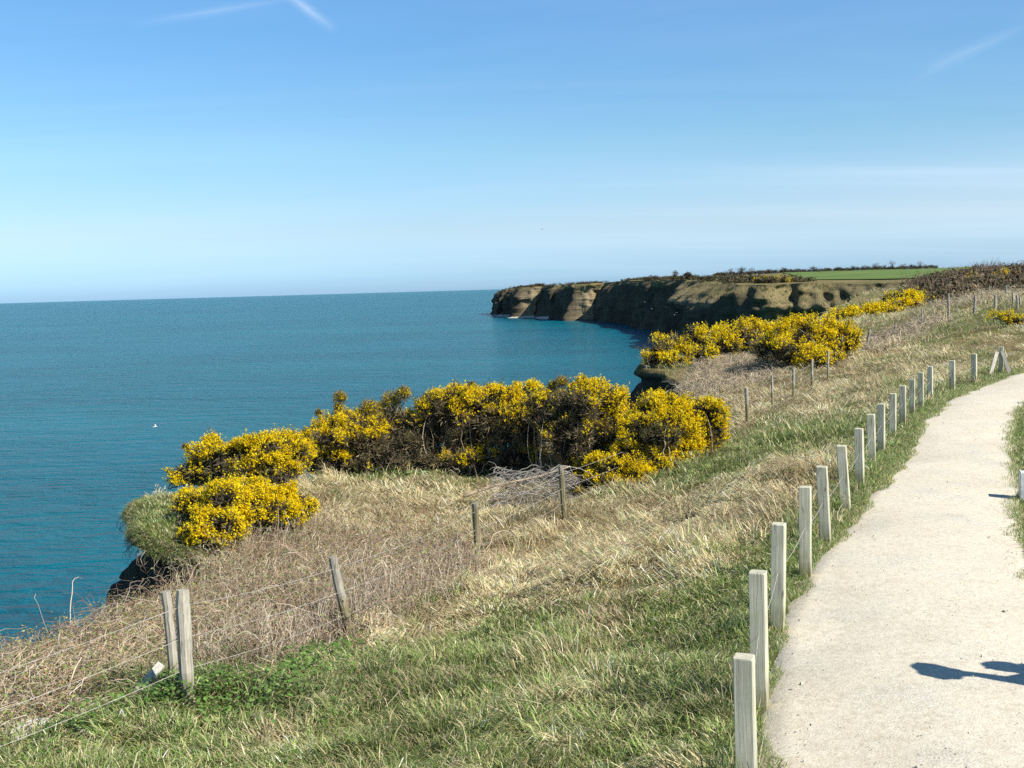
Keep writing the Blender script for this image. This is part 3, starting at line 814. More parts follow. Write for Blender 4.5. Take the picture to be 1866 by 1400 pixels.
# ------------------------------------------------------------------ brambles
def sample_poly(poly, n):
    lo, hi = poly.min(0), poly.max(0); out = []
    got = 0
    while got < n:
        q = RNG.uniform(lo, hi, (n * 2, 2)); q = q[pip(q[:, 0], q[:, 1], poly)]; out.append(q); got += len(q)
        if len(q) == 0: break
    return np.concatenate(out)[:n]
def stems(q, hmin, hmax, length, rad, cols, K=7, up=.5, base=0.0):
    n = len(q); z = zg(q[:, 0], q[:, 1]) + base
    a = RNG.uniform(0, 2 * PI, n); L = length * RNG.uniform(.5, 1.3, n); hh = RNG.uniform(hmin, hmax, n)
    t = np.linspace(0, 1, K)[None]
    bend = RNG.normal(0, .9, n)[:, None]
    ang = a[:, None] + bend * t
    dx = np.cumsum(np.cos(ang), 1) / K * L[:, None]; dy = np.cumsum(np.sin(ang), 1) / K * L[:, None]
    e = np.where(RNG.random(n) < up, 1, 0)[:, None]
    zz = z[:, None] + hh[:, None] * (e * np.sin(t * PI * .62) + (1 - e) * np.sin(t * PI)) - .03
    P = np.stack([q[:, 0:1] + dx, q[:, 1:2] + dy, zz], -1) + RNG.normal(0, .018, (n, K, 3))
    R = rad * RNG.uniform(.6, 1.4, n)[:, None] * (1 - .6 * t)
    V, F = tubes(P, R, 3)
    return (V, F, np.repeat(pick(cols, n, .25), K * 3, 0)), P
def stem_leaves(P, n, size, cols, spread=.04):
    N, K, _ = P.shape
    i = RNG.integers(0, N, n); k = RNG.integers(1, K, n)
    p = P[i, k] + RNG.normal(0, spread, (n, 3))
    return petals(p, size * RNG.uniform(.5, 1.3, n), pick(cols, n, .25), np.array([0, 0, .8]) + 0 * p)
BR_ST = [(.34, .26, .18), (.46, .38, .29), (.56, .49, .39), (.24, .17, .11), (.36, .28, .20), (.30, .23, .15)]
BR_LF = [(.15, .21, .05), (.20, .25, .07), (.14, .18, .05), (.22, .23, .08), (.22, .15, .07), (.24, .13, .07), (.14, .12, .05), (.30, .24, .13)]
GREY = [(.50, .42, .30), (.37, .30, .21), (.58, .50, .37), (.30, .22, .16)]
def build_brambles():
    parts = []
    TW = [(.40, .33, .24), (.30, .235, .165), (.52, .45, .34), (.24, .17, .12), (.36, .25, .17)]
    for R, n, h0, h1, ln, cc, up_ in ((R1, 4600, .06, .34, .75, BR_ST, .5), (R2, 6200, .16, .58, .5, TW, .8)):
        s, P = stems(sample_poly(R, n), h0, h1, ln, .0042, cc, 7, up_); parts.append(s)
        parts.append(stem_leaves(P, int(n * (5.5 if R is R1 else 3.2)), .04, BR_LF, .05))
    for R, n in ((R1, 14), (R2, 50)):
        s, P = stems(sample_poly(R, n), .35, .75, 1.7, .0065, [(.38, .31, .23), (.28, .18, .13), (.48, .41, .32)], 12, .25); parts.append(s)
    # pale upright dead stems in front of the thicket along the fence
    q = np.array([at(*p)[:2] for p in [(430, 1215), (520, 1195), (600, 1165), (660, 1140), (720, 1110), (820, 1060)]])
    t = RNG.random(620) * 5; i = t.astype(int); f = (t - i)[:, None]
    q = q[i] * (1 - f) + q[np.minimum(i + 1, 5)] * f + RNG.normal(0, .35, (620, 2))
    s, P = stems(q, .25, .7, .3, .0038, [(.52, .44, .34), (.42, .35, .27), (.32, .25, .19)], 6, .9); parts.append(s)
    # bare twigs standing against the sea at the very edge
    q = np.array([at(*p)[:2] for p in [(-20, 1215), (40, 1200), (90, 1190), (140, 1175), (175, 1160), (215, 1140), (250, 1120)]])
    t = RNG.random(46) * 6; i = t.astype(int); f = (t - i)[:, None]
    q = q[i] * (1 - f) + q[np.minimum(i + 1, 6)] * f + RNG.normal(0, .15, (46, 2))
    s, P = stems(q, .25, .7, .55, .0045, [(.40, .32, .28), (.26, .14, .12), (.48, .42, .35), (.22, .12, .11)], 7, .85); parts.append(s)
    V, F, T = join(parts)
    return mesh_obj('bramble_thicket', V, F, M['stem'], tint=T)
tag(build_brambles(), 'brown leafy bramble tangle along the old wire fence', 'brambles', kind='stuff')

def build_mid_scrub():
    parts = []
    R3 = poly_px([(1235, 720), (1290, 655), (1400, 655), (1440, 690), (1380, 705), (1290, 725)])
    R4 = poly_px([(1560, 640), (1640, 600), (1700, 578), (1730, 585), (1690, 605), (1600, 650)])
    R5 = poly_px([(1690, 560), (1760, 545), (1866, 540), (1866, 552), (1760, 566), (1700, 575)])
    R6 = poly_px([(1760, 545), (1800, 522), (1866, 518), (1880, 535), (1866, 545)])
    for R, n, s in ((R3, 2600, 1.6), (R4, 1400, 2.0), (R5, 700, 2.4), (R6, 600, 2.4)):
        st, P = stems(sample_poly(R, n), .15 * s ** .5, .45 * s ** .5, .6 * s, .0048 * s, GREY); parts.append(st)
        parts.append(stem_leaves(P, int(n * 2), .04 * s, [(.2, .15, .1), (.14, .14, .06), (.26, .2, .14)], .07 * s))
    V, F, T = join(parts)
    return mesh_obj('dry_scrub', V, F, M['stem'], tint=T)
tag(build_mid_scrub(), 'grey leafless scrub patches beside the farther fence posts', 'scrub', kind='stuff')

def clump_cloud(C, R, per, size, cols, flat=1.0, jit=.25):
    """leafy clumps: centres C (n,3), radii R (n,), quads per clump"""
    n = len(C); idx = np.repeat(np.arange(n), per); m = len(idx)
    u = unit(m); rr = RNG.random(m) ** .4
    P = C[idx] + u * (R[idx] * rr)[:, None] * np.array([1, 1, flat])
    tone = (1 + jit * RNG.normal(size=n))[idx][:, None]
    return petals(P, size * RNG.uniform(.5, 1.4, m), np.clip(pick(cols, m, .2) * np.clip(tone, .4, 1.7), .006, .6), u)

def build_mound():
    parts = []
    n = 1500
    n = 2600; y = RNG.uniform(99, 148, n); x = y * RNG.uniform(.35, .80, n)
    # outline of the thicket on the rise
    e = sstep(.352, .40, x / y) * sstep(98, 108, y + 6 * sstep(.44, .38, x / y))
    k = RNG.random(n) < e; x, y, e = x[k], y[k], e[k]
    z = zg(x, y); h = 1.35 * e * RNG.uniform(.5, 1.0, len(x))
    C = np.column_stack([x, y, z + h * .5])
    V1_ = clump_cloud(C, 1.0 + .5 * RNG.random(len(x)), 34, .30, [(.085, .08, .04), (.12, .095, .06), (.06, .06, .032), (.15, .11, .07)], .75)
    parts.append(V1_)
    q = np.column_stack([x, y]); q = np.repeat(q, 2, 0) + RNG.normal(0, .8, (len(q) * 2, 2))
    s, P = stems(q, 1.0, 1.9, .9, .025, [(.18, .13, .09), (.14, .10, .07), (.24, .18, .13)], 5, .9); parts.append(s)
    V, F, T = join(parts)
    return mesh_obj('thicket', V, F, M['stem'], tint=T)
tag(build_mound(), 'dark reddish brown thicket covering the rise at right', 'thicket', kind='stuff')

def build_far_scrub():
    parts = []
    c = C2; sel = np.where((c[:, 1] > 440) & (c[:, 1] < 1400))[0]
    T = norm(np.gradient(c, axis=0)); Nn = np.stack([T[:, 1], -T[:, 0]], 1)     # inland
    n = 1300
    i = RNG.choice(sel, n); inl = RNG.uniform(0.5, 34, n)
    q = c[i] + Nn[i] * inl[:, None] + RNG.normal(0, 2, (n, 2))
    k = pip(q[:, 0], q[:, 1], LANDPOLY); q = q[k]
    dens = fbm2(q[:, 0] * .03, q[:, 1] * .03, 81, 3)
    k = dens > -.12; q = q[k]; n = len(q)
    R = RNG.uniform(1.2, 3.0, n)
    C = np.column_stack([q, zg(q[:, 0], q[:, 1]) + R * .35])
    parts.append(clump_cloud(C, R, 60, .7, [(.05, .052, .026), (.085, .07, .042), (.12, .10, .055), (.04, .04, .024)], .7))
    # the two high crowns of scrub on the dark cliff
    for (px, py, y, n, w, hgt) in ((1240, 505, 660, 60, 9, 4.5), (1215, 508, 700, 50, 10, 3.5), (1180, 512, 780, 50, 12, 3), (1100, 516, 960, 40, 10, 3), (980, 523, 1190, 40, 12, 2.5), (950, 524, 1230, 30, 8, 2)):
        p = at_y(px, py, y); q = p[:2] + RNG.normal(0, 1, (n, 2)) * np.array([w * .5, 14])
        kk = pip(q[:, 0], q[:, 1], LANDPOLY); q = q[kk]; n = len(q)
        z = zg(q[:, 0], q[:, 1]) + hgt * RNG.random(n) * np.exp(-((q[:, 0] - p[0]) / w) ** 2)
        parts.append(clump_cloud(np.column_stack([q, z]), RNG.uniform(1.5, 2.6, n), 90, .7, [(.06, .045, .032), (.09, .065, .045), (.045, .045, .025)], .75))
    V, F, Tt = join(parts)
    return mesh_obj('clifftop_scrub', V, F, M['stem'], tint=Tt)
tag(build_far_scrub(), 'dark windswept scrub along the top of the far headland', 'scrub', kind='stuff')

def build_nettles():
    out = []
    for (px, py, r_, n) in ((300, 1290, .7, 900), (400, 1260, .8, 1300), (520, 1235, .9, 1500), (640, 1210, .6, 800), (480, 1290, .7, 700), (170, 1345, .6, 500), (770, 872, .9, 900), (610, 868, .7, 600), (960, 862, .7, 600), (1120, 905, .5, 400)):
        c = at(px, py); q = c[:2] + RNG.normal(0, r_ * .5, (n, 2)); k = vn2(q[:, 0] * 2.5, q[:, 1] * 2.5, 95) > -.25; q = q[k]
        z = zg(q[:, 0], q[:, 1]) + RNG.uniform(.03, .24, len(q)); f = max(1, c[1] / 14)
        out.append(petals(np.column_stack([q, z]), RNG.uniform(.03, .065, len(q)) * f, pick([(.10, .20, .04), (.14, .25, .05), (.08, .15, .035), (.18, .26, .07)], len(q), .2), np.array([0, 0, .9]) + 0 * np.column_stack([q, z])))
    V, F, T = join(out)
    return mesh_obj('nettles', V, F, M['leaf'], tint=T)
tag(build_nettles(), 'fresh green nettles and herbs at the foot of the fence', 'nettles', kind='stuff')

# ------------------------------------------------------------------ gorse bushes
FOL = [(.12, .155, .045), (.17, .19, .06), (.19, .18, .07), (.09, .125, .04)]
BRN = [(.33, .265, .16), (.26, .21, .12), (.40, .325, .21), (.22, .19, .10)]
YEL = [(.92, .64, .005), (.94, .70, .01), (.88, .57, .004), (.95, .79, .03)]
def gorse(label, D, lobes, twig=18, tips=(), dens=1.0, group='gorse bushes in yellow bloom', brown=.35):
    """lobes: (px, py, rx, rz in photo pixels, depth offset m, flower share)"""
    lb = max(lobes, key=lambda l: l[1] + l[3]); D0 = D
    D = at(lb[0], lb[1] + lb[3] * .8)[1] - lb[4] + .35 * max(lb[2], lb[3]) * D0 / FPX
    if D > 3 * D0 or D < D0 / 2: D = D0
    print('GORSE', label, D0, round(D, 1))
    sc = D / FPX
    k = max(1.0, min(D / 24.0, 5 + D / 90))                       # spray size grows with the distance so far bushes keep the same look
    base = None
    Ls = []
    for (px, py, rx, rz, dd, yl) in lobes:
        c = at_y(px, py, D + dd); rr = np.array([rx * sc, max(rx, rz) * sc * .85, rz * sc]); Ls.append((c, np.maximum(.4 * rr, rr - .045 * k ** 1.6), yl))
    cx = np.mean([l[0][0] for l in Ls]); cy = np.mean([l[0][1] for l in Ls])
    loc = np.array([cx, cy, zg(cx, cy)[0]])
    for c, rad, yl in list(Ls):
        if rad[0] < .28 * k: continue
        for _q in range(3):
            f = RNG.uniform(.32, .58); u_ = unit(1)[0]; u_[2] = abs(u_[2]) * (.9 if D < 40 else .3) - (.1 if D < 40 else .2)
            Ls.append((c + norm(u_) * rad * RNG.uniform(.75, 1.0), rad * f * np.array([1, 1, RNG.uniform(.7, 1.1)]), yl + RNG.normal(0, .22)))
    fo, fl, br = [], [], []
    for c, rad, yl in Ls:
        area = 4 * PI * ((rad[0] * rad[1]) ** 1.6 / 3 + (rad[0] * rad[2]) ** 1.6 / 3 + (rad[1] * rad[2]) ** 1.6 / 3) ** (1 / 1.6)
        ns = max(8, int(area / (k * k) * 7))
        u = unit(ns); sc_ = c + u * rad * RNG.uniform(.72, 1.0, (ns, 1))
        sr = RNG.uniform(.13, .26, ns) * k ** .8 * np.clip(min(rad) / .5, .5, 1.3)
        sy = np.clip(yl + .30 * RNG.normal(size=ns) + .55 * vn3(sc_[:, 0] * 1.3 / k, sc_[:, 1] * 1.3 / k, sc_[:, 2] * 1.3 / k, 91) + .42 * (u[:, 2] + u[:, 0] * .3), 0, 1)
        n = int(area / (k * k) * 400 * dens)
        i = RNG.integers(0, ns, n)
        v = unit(n); v[:, 2] = np.abs(v[:, 2]) * np.where(RNG.random(n) < .75, 1, -1); v = norm(v + .55 * u[i])
        P = sc_[i] + v * (sr[i] * RNG.uniform(.35, 1.0, n))[:, None]
        D3 = norm(v + .35 * u[i] + np.array([0, 0, .45]) + .35 * unit(n))
        ok = P[:, 2] > zg(P[:, 0], P[:, 1]) + .03
        P, D3, i, v = P[ok], D3[ok], i[ok], v[ok]; n = len(P)
        brn = (RNG.random(n) < brown + .35 * (1 - sy[i]))[:, None]
        fo.append(spikes(P, D3, RNG.uniform(.07, .17, n) * k, RNG.uniform(.012, .028, n) * k, np.where(brn, pick(BRN, n, .25), pick(FOL, n, .25))))
        # flowers crowd the outer ends of the shoots
        isf = RNG.random(n) < np.clip(sy[i] * 1.25, 0, .97) * (v @ np.array([.25, -.15, .9]) > -.7)
        fp, fd = P[isf], D3[isf]
        m = 8
        j = np.repeat(np.arange(len(fp)), m)
        q = fp[j] + fd[j] * (RNG.uniform(.01, .15, len(j)) * k)[:, None] + RNG.normal(0, .016 * k, (len(j), 3))
        fl.append(petals(q, RNG.uniform(.026, .048, len(j)) * k, pick(YEL, len(j), .12)))
        # leading shoots stand clear of the cushions
        nl = int(area / (k * k) * 9); il = RNG.integers(0, ns, nl); ul = u[il]; kp = ul[:, 2] > -.2; il, ul = il[kp], ul[kp]; nl = len(il)
        if nl:
            Pl = sc_[il] + ul * sr[il][:, None] * .8; Dl = norm(ul * .6 + np.array([0, 0, .7]) + .35 * unit(nl)); Ll = RNG.uniform(.16, .36, nl) * k
            fo.append(spikes(Pl, Dl, Ll, RNG.uniform(.018, .032, nl) * k, pick(FOL + BRN, nl, .2)))
            jl = np.repeat(np.arange(nl), 12); keep = RNG.random(len(jl)) < np.clip(sy[il][jl] * 1.2, 0, .95); jl = jl[keep]
            ql = Pl[jl] + Dl[jl] * (Ll[jl] * RNG.uniform(.1, .85, len(jl)))[:, None] + RNG.normal(0, .014 * k, (len(jl), 3)); fl.append(petals(ql, RNG.uniform(.02, .04, len(jl)) * k, pick(YEL, len(jl), .12)))
            mb = 5; jb = np.repeat(np.arange(nl), mb); qb = Pl[jb] + Dl[jb] * (Ll[jb] * RNG.uniform(.1, .9, len(jb)))[:, None]
            fo.append(spikes(qb, norm(Dl[jb] + .9 * unit(len(jb))), RNG.uniform(.04, .09, len(jb)) * k, RNG.uniform(.008, .016, len(jb)) * k, pick(FOL, len(jb), .2)))
        # inner dead twigs and old shoots
        ni = int(area / (k * k) * 230 * dens)
        w = unit(ni) * RNG.random((ni, 1)) ** .45 * .85
        Pi = c + w * rad; ok = Pi[:, 2] > zg(Pi[:, 0], Pi[:, 1])
        Pi = Pi[ok]; ni = len(Pi)
        fo.append(spikes(Pi, unit(ni), RNG.uniform(.10, .24, ni) * k, RNG.uniform(.03, .06, ni) * k, pick([(.095, .075, .048), (.14, .11, .07), (.07, .07, .035), (.05, .04, .025)], ni, .25)))
        # woody stems from the root to the lobe
        nb = max(2, int(twig * area / (k * k) / 8))
        tgt = c + unit(nb) * rad * .92
        gx, gy = c[0] + RNG.normal(0, .25 * rad[0], nb), c[1] + RNG.normal(0, .25 * rad[1], nb)
        root = np.column_stack([gx, gy, zg(gx, gy) - .05])
        t = np.linspace(0, 1, 7)[None, :, None]
        Pb = root[:, None] * (1 - t) + tgt[:, None] * t + np.sin(t * PI) * RNG.normal(0, .14 * k, (nb, 1, 3)) + RNG.normal(0, .02 * k, (nb, 7, 3))
        Vb, Fb = tubes(Pb, RNG.uniform(.008, .018, nb)[:, None] * k ** .7 * (1.15 - .9 * np.linspace(0, 1, 7)[None]), 4)
        br.append((Vb, Fb, np.repeat(pick([(.30, .25, .19), (.22, .17, .12), (.40, .35, .28)], nb, .2), 28, 0)))
    # wind-bent tips: a bare stem carrying one small cushion
    for (px, py, r_, x0, y0) in tips:
        a = at_y(x0, y0, D); c = at_y(px, py, D + RNG.uniform(-.2, .2)); rr = r_ * sc
        t = np.linspace(0, 1, 7)[None, :, None]
        Pb = a * (1 - t) + c * t + np.sin(t * PI) * RNG.normal(0, .06, (1, 1, 3)) + RNG.normal(0, .012, (1, 7, 3))
        Vb, Fb = tubes(Pb, .016 * (1.2 - .7 * np.linspace(0, 1, 7)[None]), 4); br.append((Vb, Fb, np.full((28, 3), .3) * np.array([1, .9, .75])))
        n = int(420 * max(.5, rr / .15))
        v = unit(n); P = c + v * rr * RNG.uniform(.2, 1, (n, 1)); D3 = norm(v + np.array([0, 0, .5]))
        fo.append(spikes(P, D3, RNG.uniform(.05, .1, n) * k, RNG.uniform(.01, .022, n) * k, np.where(RNG.random((n, 1)) < .7, pick(BRN, n, .2), pick(FOL, n, .2))))
        f = RNG.random(n) < .4 * (v[:, 2] > -.3)
        q = np.repeat(P[f], 3, 0) + RNG.normal(0, .02, (f.sum() * 3, 3)); fl.append(petals(q, RNG.uniform(.02, .04, len(q)) * k, pick(YEL, len(q), .15)))
    root = empty('gorse_bush', loc, label, 'gorse bush', group)
    for nm, pr, mt in (('foliage', fo, 'leaf'), ('flowers', fl, 'petal'), ('branches', br, 'stem')):
        V, F, T = join(pr)
        mesh_obj(nm, V - loc, F, M[mt], root, tint=T)
    return root

# near promontory row
gorse('low bright yellow gorse spilling toward the viewer at the cliff edge', 20.2, [
    (405, 935, 62, 46, 0, .85), (480, 925, 62, 36, .6, .85), (540, 935, 36, 22, .9, .55), (395, 975, 52, 34, -.6, .75), (350, 925, 32, 34, .5, .45), (440, 905, 60, 24, .9, .7)], 14, brown=.2)
gorse('rounded yellow gorse at the left end of the hedge against the sea', 24.0, [
    (385, 850, 52, 48, 0, .5), (345, 868, 32, 26, -.2, .4), (470, 842, 58, 44, 0, .9), (525, 830, 40, 38, .4, .8), (430, 870, 50, 26, -.3, .4), (500, 868, 48, 22, -.2, .35)], 14, tips=[(338, 815, 5, 352, 850)], brown=.25)
gorse('dark gorse with yellow crest left of the hollow in the hedge', 25.6, [
    (640, 806, 80, 44, 0, .05), (590, 815, 46, 38, 0, -.05), (710, 795, 60, 50, .3, -.1), (620, 845, 70, 32, -.1, -.3), (715, 840, 60, 34, -.1, -.35), (655, 776, 62, 20, -.1, .95), (588, 797, 30, 18, -.2, .9), (705, 762, 44, 18, .2, .4), (755, 838, 46, 34, .3, -.5), (775, 800, 40, 34, .2, -.3)], 4,
    tips=[(620, 726, 13, 600, 790), (616, 742, 7, 600, 790), (672, 745, 17, 668, 790), (714, 733, 22, 700, 790), (735, 718, 14, 712, 780), (580, 752, 4, 596, 790), (690, 760, 16, 690, 790)], brown=.75)
gorse('tall gorse in the middle of the hedge with dark hollow below', 26.4, [
    (830, 750, 62, 38, 0, .1), (910, 750, 70, 36, 0, .12), (790, 778, 44, 40, 0, -.2), (860, 792, 70, 40, .2, -.3), (950, 790, 70, 46, .1, -.3), (815, 836, 56, 28, -.2, -.3), (885, 846, 46, 22, .1, -.5), (955, 842, 66, 28, -.2, -.35), (835, 728, 52, 22, .0, 1.0), (890, 732, 52, 22, -.1, 1.0), (945, 724, 54, 20, .1, .85), (825, 845, 26, 14, -.7, .4), (855, 838, 16, 12, -.8, .4)], 4,
    tips=[(780, 732, 16, 790, 765), (860, 702, 5, 866, 730)], brown=.7)
gorse('gorse with brown patches left of the big yellow bush', 25.0, [
    (1060, 748, 56, 42, 0, .05), (1100, 735, 40, 34, 0, .55), (1020, 772, 46, 44, 0, -.1), (1050, 805, 60, 48, -.2, -.2), (1110, 790, 46, 44, 0, .05), (1000, 740, 40, 28, .3, .2), (1080, 850, 50, 36, -.3, -.15)], 4,
    tips=[(1008, 704, 10, 1010, 740), (1024, 697, 11, 1022, 735), (1062, 694, 9, 1064, 730)], brown=.6)
gorse('largest brightest yellow gorse bush beside the grassy slope', 23.6, [
    (1205, 790, 70, 60, 0, .45), (1180, 850, 64, 38, -.5, .75), (1258, 768, 56, 44, .4, .75), (1285, 795, 42, 36, .5, .55), (1150, 876, 52, 26, -.9, .75), (1105, 866, 44, 30, -.7, .4), (1190, 748, 46, 26, .5, .6), (1300, 785, 24, 26, .4, .3), (1235, 830, 44, 34, -.3, .9), (1065, 885, 26, 22, -.8, .3), (1200, 800, 30, 24, -.75, -.4)], 14, brown=.2)
# second promontory
gorse('dark edged gorse at the brink of the second promontory', 60.0, [
    (1205, 640, 28, 24, 0, .35), (1255, 630, 36, 26, 1, .55), (1190, 655, 22, 14, -.5, .6), (1265, 600, 14, 12, 3, .15), (1289, 603, 12, 12, 3, .1), (1282, 650, 28, 18, -1, .7), (1225, 660, 26, 12, -1, .4)], 10)
gorse('broad yellow gorse behind the grey scrub slope', 62.0, [
    (1340, 622, 44, 30, 0, .85), (1310, 632, 30, 24, -1, .7), (1385, 622, 36, 26, 1, .65), (1360, 600, 30, 14, 2, .55), (1300, 618, 22, 18, 1, .4), (1420, 636, 24, 18, 0, .5), (1400, 628, 26, 20, 0, .5)], 8)
gorse('wide yellow gorse behind the line of fence posts', 58.0, [
    (1460, 620, 50, 32, 0, .8), (1515, 620, 42, 30, .5, .8), (1440, 645, 42, 24, -1.5, .7), (1490, 655, 40, 18, -2, .7), (1425, 622, 26, 24, 0, .35), (1540, 628, 18, 22, 0, .6), (1480, 600, 36, 14, 1.5, .7), (1410, 632, 28, 22, 0, .55), (1392, 638, 26, 20, 0, .55), (1530, 612, 26, 16, 1, .6)], 8)
gorse('long low gorse drift above the bay beyond the fence', 96.0, [
    (1560, 576, 40, 9, 0, .8), (1600, 570, 44, 10, .5, .8), (1645, 560, 44, 12, 2, .7), (1640, 545, 40, 12, 6, .55), (1690, 553, 28, 12, 3, .5), (1700, 568, 18, 8, 0, .5), (1535, 581, 24, 6, -.5, .8), (1660, 570, 34, 8, 0, .5), (1665, 538, 28, 8, 8, .3)], 6)
gorse('small gorse patch on the grass at the right edge', 62.0, [(1836, 582, 20, 10, 0, .75), (1855, 586, 16, 10, -.5, .8), (1815, 579, 12, 7, .5, .5)], 4)
gorse('faint gorse patch below the thicket on the right rise', 104.0, [(1775, 514, 19, 7, -5, .3), (1755, 518, 13, 6, -5, .1), (1795, 512, 13, 5, -5, .1)], 4)
gorse('thin yellow gorse strip against the reddish thicket', 106.0, [(1830, 508, 19, 6, -6, .5), (1852, 512, 11, 5, -6, .3), (1813, 509, 11, 5, -6, .3)], 4)
gorse('distant orange tinged gorse on the clifftop by the green field', 440.0, [(1400, 511, 26, 4, 0, -.05), (1428, 512, 18, 3, 0, -.15), (1380, 514, 16, 3, 0, .1)], 3)

# ------------------------------------------------------------------ dead brushwood
def build_brush():
    p0 = at(985, 925); D = p0[1]
    loc = np.array([p0[0], p0[1], zg(p0[0], p0[1])[0]])
    n = 330; K = 9
    t = np.linspace(0, 1, K)[None]
    a = RNG.uniform(-1.1, 1.1, n) + np.where(RNG.random(n) < .5, PI, 0)
    px = RNG.uniform(900, 1050, n); py = RNG.uniform(855, 940, n)
    st = np.array([at_y(x, y, D + RNG.uniform(-.5, .7)) for x, y in zip(px, py)])
    L = RNG.uniform(.35, .95, n)
    P = np.zeros((n, K, 3))
    P[..., 0] = st[:, 0:1] + np.cos(a)[:, None] * L[:, None] * (t - .3)
    P[..., 1] = st[:, 1:2] + np.sin(a)[:, None] * L[:, None] * (t - .3) * 1.2
    P[..., 2] = st[:, 2:3] + .10 * np.sin(t * PI) * RNG.normal(.6, .5, n)[:, None] - .45 * L[:, None] * t ** 2 * RNG.uniform(.2, 1.2, n)[:, None]
    P[..., 0] += .09 * np.sin(t * PI * 1.6) * RNG.normal(0, 1, n)[:, None]; P[..., 2] += .05 * np.sin(t * PI) * RNG.normal(.4, 1, n)[:, None]
    P += RNG.normal(0, .012, P.shape)
    zz = zg(P[..., 0].ravel(), P[..., 1].ravel()).reshape(n, K); P[..., 2] = np.maximum(P[..., 2], zz + .01)
    V, F = tubes(P, RNG.uniform(.003, .008, n)[:, None] * (1.2 - .8 * t), 4)
    root = empty('brushwood_heap', loc, 'tangled grey heap of dead cut branches behind a fence post', 'brushwood')
    mesh_obj('twigs', V - loc, F, M['stem'], root, tint=np.repeat(pick([(.30, .28, .26), (.38, .36, .33), (.22, .20, .18)], n, .2), K * 4, 0))
    Q = []
    for pts in ([(845, 906), (875, 893), (920, 880), (965, 872), (1005, 862), (1040, 850)], [(880, 892), (895, 900), (905, 912)], [(935, 878), (960, 890), (985, 900)]):
        pp = np.array([at_y(x, y, D - .3 + .1 * i) for i, (x, y) in enumerate(pts)]); s = np.linspace(0, len(pts) - 1, 12)
        Q.append(np.stack([np.interp(s, np.arange(len(pts)), pp[:, j]) for j in range(3)], 1))
    Q = np.array(Q) + RNG.normal(0, .008, (3, 12, 3))
    V, F = tubes(Q, np.array([.035, .014, .016])[:, None] * (1.1 - .7 * np.linspace(0, 1, 12)[None]), 7, True)
    b = mesh_obj('bough', V - loc, F, M['stem'], root, tint=(.42, .32, .21), smooth=True); b['label'] = 'curved tan bough at the near side of the heap'
build_brush()

# ------------------------------------------------------------------ bollards
def bollard_mesh(w, h, tilt):
    """square post with softened arrises and slightly domed, worn top; tilt = top offset (x, y)"""
    b = .007; s = w / 2
    prof = [(-s + b, -s), (s - b, -s), (s, -s + b), (s, s - b), (s - b, s), (-s + b, s), (-s, s - b), (-s, -s + b)]
    V, zs = [], [-.35, 0, h * .3, h * .62, h - b, h]
    for i, z in enumerate(zs):
        k = 1.0 if i < 5 else .93
        wob = .0025
        for (x, y) in prof:
            V.append((x * k + tilt[0] * max(z, 0) / h + random.uniform(-wob, wob), y * k + tilt[1] * max(z, 0) / h + random.uniform(-wob, wob), z))
    F = []
    for i in range(len(zs) - 1):
        for j in range(8):
            a = i * 8 + j; c = i * 8 + (j + 1) % 8; F.append((a, c, c + 8, a + 8))
    return np.array(V), [np.array(F), np.array([list(range(40, 48))])]
BOL = [  # top pixel, base pixel, label
    ((1355, 1196), (1362, 1456), 'nearest wooden bollard, cut off by the bottom of the photo'),
    ((1381, 1042), (1385, 1285), 'wooden bollard half hidden behind the nearest one'),
    ((1419, 954), (1417, 1146), 'bollard with green tinged top, first one standing fully clear of the others'),
    ((1467, 887), (1468, 1048), 'upright bollard just before the two that lean seaward'),
    ((1497, 850), (1505, 990), 'leaning bollard, first of the two tilted toward the sea'),
    ((1533, 812), (1542, 930), 'most strongly leaning bollard, second of the tilted pair'),
    ((1565, 781), (1567, 880), 'narrow pale bollard right after the tilted pair'),
    ((1587, 755), (1589, 847), 'bollard where the path starts to bend right, with a sharp bright edge'),
    ((1606, 736), (1606, 822), 'darker bollard second after the narrow pale one'),
    ((1627, 717), (1627, 793), 'greenish bollard third after the narrow pale one'),
    ((1645, 703), (1645, 774), 'first of three closely bunched bollards on the bend'),
    ((1662, 691), (1662, 756), 'middle of three closely bunched bollards on the bend'),
    ((1678, 679), (1678, 743), 'last of three closely bunched bollards on the bend'),
    ((1695, 668), (1695, 728), 'dark sided bollard just past the bunched ones'),
    ((1735, 657), (1735, 712), 'bollard standing alone two before the braced post'),
    ((1775, 645), (1775, 697), 'bollard right beside the braced post with struts')]
bol_base = []
ctr = np.array([[*on_z(*b, 0)[:2]] for _, b, _ in BOL])
for i, (tp, bp, lab) in enumerate(BOL):
    p = at(*bp) if i else on_z(*bp, -.05)
    q = at_y(*tp, p[1])
    h = max(.6, min(1.15, q[2] - p[2])); tx = q[0] - p[0]
    t = ctr[min(i + 1, len(ctr) - 1)] - ctr[max(i - 1, 0)]
    yaw = -(math.atan2(p[0], p[1]) + .13 + random.uniform(-.03, .05))
    tilt = (tx * math.cos(-yaw), tx * math.sin(-yaw))
    V, F = bollard_mesh(.125 if i < 14 else .15, h, tilt)
    o = mesh_obj('bollard', V, F, M['bollard']); o.location = p; o.rotation_euler = (0, 0, yaw)
    tag(o, lab, 'bollard', 'wooden bollards along the path')
    bol_base.append((p, h, tx))
